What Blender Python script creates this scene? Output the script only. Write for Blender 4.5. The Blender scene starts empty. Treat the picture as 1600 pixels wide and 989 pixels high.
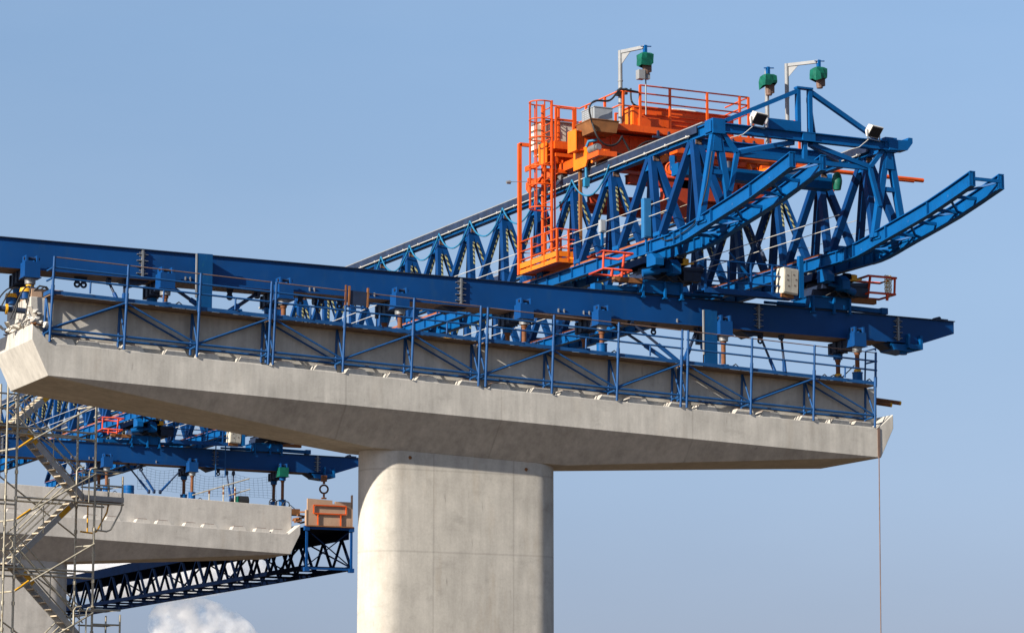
import bpy, math, random
from mathutils import Vector, Matrix, noise
random.seed(7)
R = math.radians
SC = bpy.context.scene
COL = SC.collection

# ------------------------------------------------------------------ camera
cam_d = bpy.data.cameras.new("camera")
cam = bpy.data.objects.new("camera", cam_d)
COL.objects.link(cam)
cam.location = (-38.543, -84.696, 1.6)
cam.rotation_euler = (R(90 + 9.025), 0, R(-25.82))
cam_d.sensor_width = 36.0
cam_d.lens = 36.0 * 4637.0 / 1600.0
cam_d.clip_start = 0.5
cam_d.clip_end = 6000
SC.camera = cam

# ------------------------------------------------------------------ sky, sun, exposure
SUN_EL, SUN_AZ = 25.5, 16.5            # azimuth measured from -X towards -Y
sun_vec = Vector((-math.cos(R(SUN_EL)) * math.cos(R(SUN_AZ)), -math.cos(R(SUN_EL)) * math.sin(R(SUN_AZ)), math.sin(R(SUN_EL))))
world = bpy.data.worlds.new("World")
SC.world = world
world.use_nodes = True
wn = world.node_tree
for n in list(wn.nodes):
    wn.nodes.remove(n)
sky = wn.nodes.new("ShaderNodeTexSky")
sky.sky_type = 'NISHITA'
sky.sun_disc = False
sky.sun_elevation = R(SUN_EL)
sky.sun_rotation = math.atan2(sun_vec.x, sun_vec.y)
sky.altitude = 0
sky.air_density = 1.0
sky.dust_density = 0.6
sky.ozone_density = 3.0
bg = wn.nodes.new("ShaderNodeBackground")
bg.inputs[1].default_value = 0.098
wo = wn.nodes.new("ShaderNodeOutputWorld")
# look the sky up a little higher than the true elevation: a clear, dry horizon without a white band
wtc = wn.nodes.new("ShaderNodeTexCoord")
wmp = wn.nodes.new("ShaderNodeMapping"); wmp.vector_type = 'POINT'
wmp.inputs["Scale"].default_value = (1, 1, 0.55); wmp.inputs["Location"].default_value = (0, 0, 0.23)
whs = wn.nodes.new("ShaderNodeHueSaturation"); whs.inputs["Saturation"].default_value = 0.9; whs.inputs["Hue"].default_value = 0.492
wn.links.new(wtc.outputs["Generated"], wmp.inputs[0]); wn.links.new(wmp.outputs[0], sky.inputs[0])
wn.links.new(sky.outputs[0], whs.inputs["Color"])
# dusty greyish air near the horizon
wse = wn.nodes.new("ShaderNodeSeparateXYZ"); wn.links.new(wtc.outputs["Generated"], wse.inputs[0])
wrp = wn.nodes.new("ShaderNodeValToRGB")
wrp.color_ramp.elements[0].position = 0.03; wrp.color_ramp.elements[0].color = (0.84, 0.605, 0.525, 1)
wrp.color_ramp.elements[1].position = 0.19; wrp.color_ramp.elements[1].color = (0.96, 0.935, 0.95, 1)
el = wrp.color_ramp.elements.new(0.10); el.color = (0.98, 0.82, 0.765, 1)
el = wrp.color_ramp.elements.new(0.17); el.color = (0.99, 0.90, 0.87, 1)
wrp.color_ramp.elements[-1].position = 0.25
wn.links.new(wse.outputs[2], wrp.inputs[0])
wmx = wn.nodes.new("ShaderNodeMix"); wmx.data_type = 'RGBA'; wmx.blend_type = 'MULTIPLY'; wmx.inputs[0].default_value = 1.0
wn.links.new(whs.outputs[0], wmx.inputs[6]); wn.links.new(wrp.outputs[0], wmx.inputs[7])
wns = wn.nodes.new("ShaderNodeTexNoise"); wns.inputs["Scale"].default_value = 5.0; wns.inputs["Detail"].default_value = 6; wns.inputs["Roughness"].default_value = 0.55
wm2 = wn.nodes.new("ShaderNodeMapping"); wm2.inputs["Scale"].default_value = (1, 1, 3.5)
wn.links.new(wtc.outputs["Generated"], wm2.inputs[0]); wn.links.new(wm2.outputs[0], wns.inputs["Vector"])
wmr = wn.nodes.new("ShaderNodeMapRange"); wmr.inputs[1].default_value = 0.35; wmr.inputs[2].default_value = 0.75; wmr.inputs[3].default_value = 0.0; wmr.inputs[4].default_value = 0.06
wn.links.new(wns.outputs[0], wmr.inputs[0])
wm3 = wn.nodes.new("ShaderNodeMix"); wm3.data_type = 'RGBA'
wn.links.new(wmr.outputs[0], wm3.inputs[0]); wn.links.new(wmx.outputs[2], wm3.inputs[6]); wm3.inputs[7].default_value = (3.6, 4.3, 5.4, 1)
wn.links.new(wm3.outputs[2], bg.inputs[0])
wn.links.new(bg.outputs[0], wo.inputs[0])
sun_d = bpy.data.lights.new("sun", 'SUN')
sun_d.energy = 5.0
sun_d.angle = R(0.5)
sun_d.color = (1.0, 0.93, 0.82)
sun = bpy.data.objects.new("sun", sun_d)
COL.objects.link(sun)
sun.rotation_euler = (-sun_vec).to_track_quat('-Z', 'Y').to_euler()
SC.view_settings.view_transform = 'Standard'
SC.view_settings.look = 'None'
SC.view_settings.gamma = 1.0
SC.view_settings.use_curve_mapping = False
SC.view_settings.exposure = 0.98

# ------------------------------------------------------------------ materials
def new_mat(name):
    m = bpy.data.materials.new(name)
    m.use_nodes = True
    return m, m.node_tree, m.node_tree.nodes["Principled BSDF"]

def nd(nt, typ, **kw):
    n = nt.nodes.new(typ)
    for k, v in kw.items():
        setattr(n, k, v)
    return n

def paint(name, col, rough=0.45, var=0.12, dirt=None, dirt_amt=0.25, scale=1.3, metal=0.0, bump=0.0, spec=0.3, scuff=0.0):
    m, nt, b = new_mat(name)
    L = nt.links.new
    tc = nd(nt, "ShaderNodeTexCoord")
    n1 = nd(nt, "ShaderNodeTexNoise"); n1.inputs["Scale"].default_value = scale; n1.inputs["Detail"].default_value = 6
    n2 = nd(nt, "ShaderNodeTexNoise"); n2.inputs["Scale"].default_value = scale * 7; n2.inputs["Detail"].default_value = 5
    mp = nd(nt, "ShaderNodeMapping"); mp.inputs["Scale"].default_value = (1, 1, 0.35)
    L(tc.outputs["Object"], n1.inputs["Vector"]); L(tc.outputs["Object"], mp.inputs[0]); L(mp.outputs[0], n2.inputs["Vector"])
    r1 = nd(nt, "ShaderNodeMapRange"); r1.inputs[1].default_value = 0.3; r1.inputs[2].default_value = 0.7
    r1.inputs[3].default_value = 1 - var; r1.inputs[4].default_value = 1 + var
    L(n1.outputs[0], r1.inputs[0])
    hs = nd(nt, "ShaderNodeHueSaturation"); hs.inputs["Color"].default_value = (*col, 1)
    L(r1.outputs[0], hs.inputs["Value"])
    out = hs.outputs[0]
    if dirt:
        r2 = nd(nt, "ShaderNodeMapRange"); r2.inputs[1].default_value = 0.56; r2.inputs[2].default_value = 0.72
        r2.inputs[3].default_value = 0; r2.inputs[4].default_value = dirt_amt
        L(n2.outputs[0], r2.inputs[0])
        mx = nd(nt, "ShaderNodeMix", data_type='RGBA')
        L(r2.outputs[0], mx.inputs[0]); L(out, mx.inputs[6]); mx.inputs[7].default_value = (*dirt, 1)
        out = mx.outputs[2]
    if scuff:
        n3 = nd(nt, "ShaderNodeTexNoise"); n3.inputs["Scale"].default_value = scale * 3.3; n3.inputs["Detail"].default_value = 9; n3.inputs["Roughness"].default_value = 0.75
        mp3 = nd(nt, "ShaderNodeMapping"); mp3.inputs["Scale"].default_value = (0.8, 1, 1.5)
        L(tc.outputs["Object"], mp3.inputs[0]); L(mp3.outputs[0], n3.inputs["Vector"])
        r5 = nd(nt, "ShaderNodeMapRange"); r5.inputs[1].default_value = 0.665; r5.inputs[2].default_value = 0.72; r5.inputs[3].default_value = 0; r5.inputs[4].default_value = scuff
        L(n3.outputs[0], r5.inputs[0])
        m5 = nd(nt, "ShaderNodeMix", data_type='RGBA'); L(r5.outputs[0], m5.inputs[0]); L(out, m5.inputs[6]); m5.inputs[7].default_value = (0.16, 0.13, 0.11, 1)
        out = m5.outputs[2]
    L(out, b.inputs["Base Color"])
    r3 = nd(nt, "ShaderNodeMapRange"); r3.inputs[3].default_value = rough - 0.08; r3.inputs[4].default_value = rough + 0.15
    L(n2.outputs[0], r3.inputs[0]); L(r3.outputs[0], b.inputs["Roughness"])
    b.inputs["Metallic"].default_value = metal
    b.inputs["Specular IOR Level"].default_value = spec
    if bump:
        bp = nd(nt, "ShaderNodeBump"); bp.inputs["Strength"].default_value = bump; bp.inputs["Distance"].default_value = 0.02
        L(n2.outputs[0], bp.inputs["Height"]); L(bp.outputs[0], b.inputs["Normal"])
    return m

def concrete(name, col, streak=0.16, joints=None, warm=0.25):
    m, nt, b = new_mat(name)
    L = nt.links.new
    tc = nd(nt, "ShaderNodeTexCoord")
    def noise_n(scale, sc3, det=6, rough=0.6):
        mp = nd(nt, "ShaderNodeMapping"); mp.inputs["Scale"].default_value = sc3
        n = nd(nt, "ShaderNodeTexNoise"); n.inputs["Scale"].default_value = scale; n.inputs["Detail"].default_value = det
        n.inputs["Roughness"].default_value = rough
        L(tc.outputs["Object"], mp.inputs[0]); L(mp.outputs[0], n.inputs["Vector"])
        return n
    big = noise_n(0.35, (1, 1, 1))
    mid = noise_n(1.6, (1, 1, 0.7))
    strk = noise_n(4.5, (1, 1, 0.09), 4)
    fine = noise_n(14, (1, 1, 1), 5, 0.7)
    def rng(n, lo, hi, a=0.3, c=0.7):
        r = nd(nt, "ShaderNodeMapRange"); r.inputs[1].default_value = a; r.inputs[2].default_value = c
        r.inputs[3].default_value = lo; r.inputs[4].default_value = hi
        L(n.outputs[0], r.inputs[0]); return r.outputs[0]
    def mul(a, c):
        x = nd(nt, "ShaderNodeMath", operation='MULTIPLY'); L(a, x.inputs[0]); L(c, x.inputs[1]); return x.outputs[0]
    v = mul(mul(rng(big, 0.88, 1.1), rng(mid, 0.86, 1.1)), mul(rng(strk, 1 - streak, 1 + streak * 0.5), rng(fine, 0.92, 1.06)))
    if joints:
        sep = nd(nt, "ShaderNodeSeparateXYZ"); L(tc.outputs["Object"], sep.inputs[0])
        for axis, pos in joints:
            d = nd(nt, "ShaderNodeMath", operation='SUBTRACT'); L(sep.outputs[axis], d.inputs[0]); d.inputs[1].default_value = pos
            a = nd(nt, "ShaderNodeMath", operation='ABSOLUTE'); L(d.outputs[0], a.inputs[0])
            wv = nd(nt, "ShaderNodeMath", operation='MULTIPLY_ADD'); L(mid.outputs[0], wv.inputs[0]); wv.inputs[1].default_value = -0.03
            L(a.outputs[0], wv.inputs[2])
            r = nd(nt, "ShaderNodeMapRange"); r.inputs[1].default_value = 0.0; r.inputs[2].default_value = 0.022
            r.inputs[3].default_value = 0.84; r.inputs[4].default_value = 1.0
            L(wv.outputs[0], r.inputs[0]); v = mul(v, r.outputs[0])
    hs = nd(nt, "ShaderNodeHueSaturation"); hs.inputs["Color"].default_value = (*col, 1); L(v, hs.inputs["Value"])
    st = noise_n(0.9, (1.3, 1.3, 0.3), 5, 0.65)
    mx = nd(nt, "ShaderNodeMix", data_type='RGBA')
    L(rng(st, 0, warm, 0.55, 0.78), mx.inputs[0]); L(hs.outputs[0], mx.inputs[6])
    mx.inputs[7].default_value = (col[0] * 0.72, col[1] * 0.60, col[2] * 0.46, 1)
    # dark smudges and short vertical pour marks
    sg = noise_n(1.15, (0.8, 0.8, 1.6), 8, 0.72)
    cr = noise_n(3.2, (2.2, 2.2, 0.35), 7, 0.6)
    m2 = mul(rng(sg, 1.0, 0.80, 0.56, 0.72), rng(cr, 1.0, 0.72, 0.665, 0.74))
    mm = nd(nt, "ShaderNodeMix", data_type='RGBA', blend_type='MULTIPLY'); mm.inputs[0].default_value = 1.0
    L(mx.outputs[2], mm.inputs[6])
    cb = nd(nt, "ShaderNodeCombineColor"); L(m2, cb.inputs[0]); L(m2, cb.inputs[1]); L(m2, cb.inputs[2])
    L(cb.outputs[0], mm.inputs[7])
    L(mm.outputs[2], b.inputs["Base Color"])
    b.inputs["Roughness"].default_value = 0.85
    bp = nd(nt, "ShaderNodeBump"); bp.inputs["Strength"].default_value = 0.25; bp.inputs["Distance"].default_value = 0.01
    L(fine.outputs[0], bp.inputs["Height"]); L(bp.outputs[0], b.inputs["Normal"])
    return m

def striped():
    m, nt, b = new_mat("hazard_stripes")
    L = nt.links.new
    tc = nd(nt, "ShaderNodeTexCoord"); sep = nd(nt, "ShaderNodeSeparateXYZ")
    L(tc.outputs["Object"], sep.inputs[0])
    a = nd(nt, "ShaderNodeMath", operation='ADD'); L(sep.outputs[0], a.inputs[0]); L(sep.outputs[2], a.inputs[1])
    f = nd(nt, "ShaderNodeMath", operation='MULTIPLY'); L(a.outputs[0], f.inputs[0]); f.inputs[1].default_value = 5.0
    fr = nd(nt, "ShaderNodeMath", operation='FRACT'); L(f.outputs[0], fr.inputs[0])
    g = nd(nt, "ShaderNodeMath", operation='GREATER_THAN'); L(fr.outputs[0], g.inputs[0]); g.inputs[1].default_value = 0.5
    mx = nd(nt, "ShaderNodeMix", data_type='RGBA'); L(g.outputs[0], mx.inputs[0])
    mx.inputs[6].default_value = (0.012, 0.012, 0.012, 1); mx.inputs[7].default_value = (0.27, 0.265, 0.12, 1)
    L(mx.outputs[2], b.inputs["Base Color"]); b.inputs["Roughness"].default_value = 0.6
    return m

BLUE = (0.001, 0.064, 0.205)
M = dict(
    blue=paint("blue_gloss_paint", BLUE, 0.42, 0.14, (0.003, 0.035, 0.11), 0.4, 1.1, spec=0.15, scuff=0.45),
    leg=paint("shaded_blue_member_paint", (0.0008, 0.028, 0.108), 0.45, 0.16, (0.003, 0.02, 0.06), 0.4, 1.6, spec=0.15, scuff=0.5),  # same blue darkened: shade on the truss legs' front faces is put into the colour
    beam=paint("shaded_blue_beam_paint", (0.001, 0.039, 0.148), 0.5, 0.14, (0.01, 0.05, 0.13), 0.4, 0.7, spec=0.2, scuff=0.5),  # darker copy of the blue, with the dim light on front faces painted in
    walk=paint("blue_walkway_paint", (0.008, 0.055, 0.165), 0.45, 0.15, (0.05, 0.09, 0.16), 0.3, 3.0, spec=0.2),
    teal=paint("teal_paint", (0.002, 0.046, 0.145), 0.5, 0.15, (0.01, 0.08, 0.13), 0.4, 2.0, spec=0.15),
    dark=paint("dark_greasy_steel", (0.012, 0.022, 0.05), 0.5, 0.3, (0.03, 0.02, 0.012), 0.5, 3.0),
    orange=paint("orange_paint", (0.53, 0.070, 0.005), 0.42, 0.16, (0.33, 0.035, 0.008), 0.55, 1.6, scuff=0.5),
    yorange=paint("yellow_orange_paint", (0.68, 0.15, 0.006), 0.42, 0.08, (0.5, 0.1, 0.01), 0.4, 2.0),
    red=paint("red_oxide_paint", (0.30, 0.035, 0.010), 0.5, 0.2, (0.12, 0.03, 0.015), 0.5, 1.6),
    redrail=paint("red_rail_paint", (0.48, 0.05, 0.018), 0.5, 0.15, (0.35, 0.1, 0.06), 0.4, 4.0),
    rust=paint("rusty_steel", (0.13, 0.048, 0.018), 0.75, 0.3, (0.09, 0.04, 0.02), 0.6, 5.0),
    rustbar=paint("rust_orange_rail_plate", (0.25, 0.072, 0.022), 0.75, 0.25, (0.16, 0.06, 0.03), 0.6, 4.0),
    brown=paint("brown_primer", (0.135, 0.085, 0.065), 0.7, 0.2, (0.07, 0.05, 0.04), 0.5, 2.0),
    ply=paint("weathered_plywood", (0.16, 0.10, 0.06), 0.8, 0.25, (0.07, 0.05, 0.035), 0.6, 2.5),
    timber=paint("brown_timber", (0.17, 0.068, 0.022), 0.8, 0.25, (0.12, 0.06, 0.03), 0.5, 3.0),
    board=paint("form_board", (0.34, 0.22, 0.145), 0.8, 0.12, (0.28, 0.18, 0.12), 0.5, 1.5),
    galv=paint("galvanised_tube", (0.36, 0.325, 0.25), 0.55, 0.25, (0.27, 0.16, 0.05), 0.6, 4.0, 0.2),
    alu=paint("aluminium_stringer", (0.36, 0.35, 0.33), 0.45, 0.12, (0.35, 0.34, 0.3), 0.4, 3.0, 0.4),
    tread=paint("timber_tread", (0.40, 0.33, 0.24), 0.8, 0.2, (0.35, 0.25, 0.15), 0.4, 4.0),
    yellow=paint("yellow_paint", (0.55, 0.28, 0.012), 0.5, 0.15, (0.4, 0.25, 0.05), 0.4, 4.0),
    brass=paint("yellow_chain", (0.55, 0.38, 0.10), 0.4, 0.2, (0.3, 0.2, 0.05), 0.4, 6.0, 0.4),
    steel=paint("bare_steel", (0.20, 0.205, 0.21), 0.45, 0.15, (0.2, 0.15, 0.1), 0.4, 4.0, 0.5),
    pale=paint("pale_grey_pole", (0.20, 0.205, 0.21), 0.45, 0.1, (0.4, 0.38, 0.34), 0.3, 3.0),
    grey=paint("grey_box", (0.25, 0.27, 0.29), 0.5, 0.1, (0.2, 0.2, 0.2), 0.3, 3.0),
    cream=paint("cream_cabinet", (0.44, 0.41, 0.34), 0.5, 0.12, (0.4, 0.33, 0.25), 0.4, 3.0),
    white=paint("white_sheeting", (0.50, 0.47, 0.42), 0.7, 0.12, (0.35, 0.27, 0.18), 0.5, 3.0),
    black=paint("black_rubber", (0.015, 0.015, 0.016), 0.5, 0.2, None),
    green=paint("green_tarpaulin", (0.001, 0.08, 0.05), 0.5, 0.25, (0.0, 0.06, 0.04), 0.5, 5.0),
    cyan=paint("blue_festoon_cable", (0.012, 0.13, 0.25), 0.5, 0.1, None),
    wire=paint("white_wire", (0.40, 0.39, 0.36), 0.5, 0.1, None),
    net=paint("green_net_cord", (0.13, 0.24, 0.24), 0.8, 0.1, None),
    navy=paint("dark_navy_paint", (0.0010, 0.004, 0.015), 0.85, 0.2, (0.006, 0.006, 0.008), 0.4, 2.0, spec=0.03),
    stripe=striped(),
)
M['conc'] = concrete("pier_concrete", (0.432, 0.404, 0.358), 0.17, [(0, 0.62), (0, -4.55), (0, 7.35)])
M['col'] = concrete("column_concrete", (0.425, 0.392, 0.338), 0.12,
                    [(2, 8.72), (2, 11.22), (2, 4.5), (0, -1.22), (0, 1.50)], 0.45)
M['conc2'] = concrete("far_concrete", (0.42, 0.39, 0.35), 0.12)
mg, ntg, bgd = new_mat("sandy_ground")
_n = nd(ntg, "ShaderNodeTexNoise"); _n.inputs["Scale"].default_value = 0.15; _n.inputs["Detail"].default_value = 8
_tc = nd(ntg, "ShaderNodeTexCoord"); ntg.links.new(_tc.outputs["Object"], _n.inputs["Vector"])
_r = nd(ntg, "ShaderNodeValToRGB"); _r.color_ramp.elements[0].color = (0.055, 0.034, 0.016, 1); _r.color_ramp.elements[1].color = (0.115, 0.075, 0.038, 1)
_r.color_ramp.elements[0].position = 0.3; _r.color_ramp.elements[1].position = 0.7
ntg.links.new(_n.outputs[0], _r.inputs[0]); ntg.links.new(_r.outputs[0], bgd.inputs["Base Color"]); bgd.inputs["Roughness"].default_value = 0.95

# ------------------------------------------------------------------ mesh builder
class MB:
    def __init__(s):
        s.v, s.f, s.mi, s.sm, s.cur = [], [], [], [], 0
    def mat(s, i):
        s.cur = i; return s
    def add(s, vs, fs, smooth=False):
        o = len(s.v)
        s.v += [tuple(p) for p in vs]
        for f in fs:
            s.f.append(tuple(i + o for i in f)); s.mi.append(s.cur); s.sm.append(smooth)
        return s
    def box(s, x0, x1, y0, y1, z0, z1):
        return s.add([(x0, y0, z0), (x1, y0, z0), (x1, y1, z0), (x0, y1, z0), (x0, y0, z1), (x1, y0, z1), (x1, y1, z1), (x0, y1, z1)],
                     [(0, 3, 2, 1), (4, 5, 6, 7), (0, 1, 5, 4), (1, 2, 6, 5), (2, 3, 7, 6), (3, 0, 4, 7)])
    def bar(s, p, q, w, h, up=(0, 0, 1)):
        p, q = Vector(p), Vector(q)
        d = (q - p).normalized(); up = Vector(up)
        if abs(d.dot(up)) > 0.98:
            up = Vector((0, 1, 0))
        x = d.cross(up).normalized() * (w / 2); y = x.cross(d).normalized() * (h / 2)
        vs = [p - x - y, p + x - y, p + x + y, p - x + y, q - x - y, q + x - y, q + x + y, q - x + y]
        return s.add(vs, [(0, 3, 2, 1), (4, 5, 6, 7), (0, 1, 5, 4), (1, 2, 6, 5), (2, 3, 7, 6), (3, 0, 4, 7)])
    def ibeam(s, p, q, h, w, tf=0.03, tw=0.03, up=(0, 0, 1)):
        p, q, u = Vector(p), Vector(q), Vector(up)
        d = (q - p).normalized()
        x = d.cross(u).normalized(); u = x.cross(d).normalized()
        s.bar(p + u * (h / 2 - tf / 2), q + u * (h / 2 - tf / 2), w, tf, u)
        s.bar(p - u * (h / 2 - tf / 2), q - u * (h / 2 - tf / 2), w, tf, u)
        return s.bar(p, q, tw, h - 2 * tf - 0.004, u)
    def tube(s, pts, r, n=8, caps=True):
        pts = [Vector(p) for p in pts]
        rings = []
        prev = None
        for i, p in enumerate(pts):
            a = pts[max(i - 1, 0)]; b = pts[min(i + 1, len(pts) - 1)]
            d = (b - a).normalized()
            if prev is None:
                up = Vector((0, 0, 1)) if abs(d.z) < 0.9 else Vector((0, 1, 0))
                x = d.cross(up).normalized()
            else:
                x = (prev - d * prev.dot(d)).normalized()
            prev = x
            y = d.cross(x)
            rings.append([p + (x * math.cos(2 * math.pi * k / n) + y * math.sin(2 * math.pi * k / n)) * r for k in range(n)])
        vs = [v for rg in rings for v in rg]
        fs = []
        for i in range(len(pts) - 1):
            for k in range(n):
                fs.append((i * n + k, i * n + (k + 1) % n, (i + 1) * n + (k + 1) % n, (i + 1) * n + k))
        s.add(vs, fs, True)
        if caps:
            s.add(rings[0], [tuple(range(n))[::-1]]); s.add(rings[-1], [tuple(range(n))])
        return s
    def cyl(s, p, q, r0, r1=None, n=14):
        r1 = r0 if r1 is None else r1
        p, q = Vector(p), Vector(q); d = (q - p).normalized()
        up = Vector((0, 0, 1)) if abs(d.z) < 0.9 else Vector((0, 1, 0))
        x = d.cross(up).normalized(); y = d.cross(x)
        c = [(x * math.cos(2 * math.pi * k / n) + y * math.sin(2 * math.pi * k / n)) for k in range(n)]
        a = [p + e * r0 for e in c]; b = [q + e * r1 for e in c]
        s.add(a + b, [(k, (k + 1) % n, n + (k + 1) % n, n + k) for k in range(n)], True)
        s.add(a, [tuple(range(n))[::-1]]); return s.add(b, [tuple(range(n))])
    def prism(s, poly, axis, a, b):
        """poly of 2D points extruded along axis ('x','y','z') from a to b"""
        def mk(p, t):
            return {'y': (p[0], t, p[1]), 'x': (t, p[0], p[1]), 'z': (p[0], p[1], t)}[axis]
        n = len(poly)
        vs = [mk(p, a) for p in poly] + [mk(p, b) for p in poly]
        return s.add(vs, [tuple(range(n))[::-1], tuple(range(n, 2 * n))] + [(k, (k + 1) % n, n + (k + 1) % n, n + k) for k in range(n)])
    def torus(s, c, r, rr, normal, n=20, m=6):
        c, nrm = Vector(c), Vector(normal).normalized()
        up = Vector((0, 0, 1)) if abs(nrm.z) < 0.9 else Vector((1, 0, 0))
        x = nrm.cross(up).normalized(); y = nrm.cross(x)
        vs = []
        for i in range(n):
            a = 2 * math.pi * i / n; e = x * math.cos(a) + y * math.sin(a)
            for k in range(m):
                t = 2 * math.pi * k / m
                vs.append(c + e * (r + rr * math.cos(t)) + nrm * rr * math.sin(t))
        fs = [(i * m + k, ((i + 1) % n) * m + k, ((i + 1) % n) * m + (k + 1) % m, i * m + (k + 1) % m) for i in range(n) for k in range(m)]
        return s.add(vs, fs, True)
    def mesh(s, name, mats):
        me = bpy.data.meshes.new(name)
        me.from_pydata(s.v, [], s.f)
        for m in mats if isinstance(mats, (list, tuple)) else [mats]:
            me.materials.append(M[m] if isinstance(m, str) else m)
        me.polygons.foreach_set("material_index", s.mi)
        me.polygons.foreach_set("use_smooth", s.sm)
        import bmesh
        bm = bmesh.new(); bm.from_mesh(me)
        bmesh.ops.recalc_face_normals(bm, faces=bm.faces)
        bm.to_mesh(me); bm.free()
        me.update()
        return me

def thing(name, label, cat, loc=(0, 0, 0), rot=(0, 0, 0), group=None, kind=None):
    o = bpy.data.objects.new(name, None)
    o.empty_display_size = 0.3
    COL.objects.link(o)
    o.location = loc; o.rotation_euler = rot
    o['label'] = label; o['category'] = cat
    if group: o['group'] = group
    if kind: o['kind'] = kind
    return o

def part(name, mb, mats, parent, loc=(0, 0, 0), label=None, bevel=0):
    me = mb if isinstance(mb, bpy.types.Mesh) else mb.mesh(name, mats)
    o = bpy.data.objects.new(name, me)
    COL.objects.link(o)
    o.parent = parent; o.location = loc
    if label: o['label'] = label
    if bevel:
        b = o.modifiers.new("edge", 'BEVEL'); b.width = bevel; b.segments = 2; b.limit_method = 'ANGLE'; b.angle_limit = R(35)
    return o

def solo(name, mb, mats, label, cat, loc=(0, 0, 0), rot=(0, 0, 0), group=None, kind=None):
    o = bpy.data.objects.new(name, mb.mesh(name, mats))
    COL.objects.link(o)
    o.location = loc; o.rotation_euler = rot
    o['label'] = label; o['category'] = cat
    if group: o['group'] = group
    if kind: o['kind'] = kind
    return o

def copy_tree(o, parent=None):
    c = o.copy(); COL.objects.link(c)
    if parent is not None: c.parent = parent
    for ch in list(o.children):
        copy_tree(ch, c)
    return c

def clone(o, delta, label, group=None):
    c = copy_tree(o)
    c.location = Vector(o.location) + Vector(delta)
    c['label'] = label
    if group: c['group'] = group
    return c

ORD = ["first", "second", "third", "fourth", "fifth", "sixth", "seventh", "eighth"]
SLOPE = 0.0355                      # crossfall of the pier heads
RY = math.atan(SLOPE)
def zf(x, h): return h - SLOPE * x
P2 = Vector((-0.18, 51.9, 0.48))    # far pier relative to the near one
G2 = Vector((1.0, 54.2, 0.78))      # far gantry relative to the near one

# ------------------------------------------------------------------ ground
g = MB().add([(-3000, -3000, 0), (3000, -3000, 0), (3000, 3000, 0), (-3000, 3000, 0)], [(0, 1, 2, 3)])
go = bpy.data.objects.new("ground", g.mesh("ground", [mg])); COL.objects.link(go); go['kind'] = 'structure'

# ------------------------------------------------------------------ piers
BLK = [-13.32, -12.57, -12.01, -11.23, -9.88, -8.87, -7.58, -6.49, -5.15, -4.13, -2.76, -1.8, -0.35, 0.68, 2.11, 3.09, 4.49, 5.5, 6.98, 8.0, 9.4, 10.33, 11.82, 13.0, 13.85]
def make_pier(off, label, cmat, kmat, half=2.3):
    root = thing("bridge_pier", label, "bridge pier", off)
    c = MB()
    n = 20
    def stadium(z, k=1.0):
        pts = []
        for i in range(n + 1):
            a = -math.pi / 2 + math.pi * i / n
            pts.append((half + 0.95 * k * math.cos(a), -1.1 + 0.95 * k * math.sin(a), z))
        for i in range(n + 1):
            a = math.pi / 2 + math.pi * i / n
            pts.append((-half + 0.95 * k * math.cos(a), -1.1 + 0.95 * k * math.sin(a), z))
        return pts
    a, b = stadium(-1 - off[2]), stadium(12.3)
    m = len(a)
    c.add(a + b, [(k, (k + 1) % m, m + (k + 1) % m, m + k) for k in range(m)], True)
    c.add(b, [tuple(range(m))])
    part("column", c, kmat, root)
    h = MB()
    poly = [(-13.8, 12.78), (14.4, 12.78), (14.9, 13.79), (14.9, 14.25), (14.3, 13.745), (-13.75, 13.745), (-14.3, 14.25), (-14.3, 13.79)]
    h.prism([(x, zf(x, z)) for x, z in poly], 'y', -3.0, 0.76)
    top = [(-13.8, -3, 12.78), (14.4, -3, 12.78), (14.4, 0.76, 12.78), (-13.8, 0.76, 12.78)]
    bot = [(-3.3, -2.055, 11.70), (3.3, -2.055, 11.70), (3.3, -0.145, 11.70), (-3.3, -0.145, 11.70)]
    vs = [(x, y, zf(x, z)) for x, y, z in top + bot]
    h.add(vs, [(7, 6, 5, 4), (0, 1, 5, 4), (1, 2, 6, 5), (2, 3, 7, 6), (3, 0, 4, 7)])
    part("crosshead", h, cmat, root, bevel=0.018)
    w = MB()
    w.prism([(-14.16, zf(-14.16, 13.73)), (14.72, zf(14.72, 13.73)), (14.72, zf(14.72, 15.16)), (-14.16, zf(-14.16, 15.16))], 'y', -2.3, 0.1)
    part("upper_wall", w, cmat, root, bevel=0.02)
    s = MB()
    s.prism([(-0.37, 0), (0.41, 0), (0.27, 0.21), (-0.27, 0.21)], 'y', -0.22, 0.26)
    s.mat(1).box(-0.22, 0.24, -0.10, 0.20, 0.205, 0.245)
    sm = s.mesh("shear_block", [cmat, 'brown'])
    for x in BLK:
        o = part("shear_block", sm, None, root, (x, -2.58 + random.uniform(-.02, .02), zf(x, 13.735)))
        o.rotation_euler = (0, RY, 0)
    return root
pier = make_pier((0, 0, 0), "near concrete hammerhead pier carrying the blue walkways and orange-topped gantry", 'conc', 'col')
pier2 = make_pier(tuple(P2), "far concrete hammerhead pier partly hidden behind the scaffold stair tower", 'conc2', 'conc2', 2.85)
# dark joint strip at the right end of the near pier
j = MB().box(-0.03, 0.06, -0.03, -0.004, -0.965, 0.0)
part("joint_strip", j, 'brown', pier, (14.3, -3.0, zf(14.3, 13.75)))
k = MB()
for xx, zz in ((-2.02, 11.58), (1.93, 11.40)):
    k.cyl((xx, -2.06, zz), (xx, -2.10, zz), 0.055, 0.04, 10)
part("anchor_recess", k, 'timber', pier)

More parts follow.
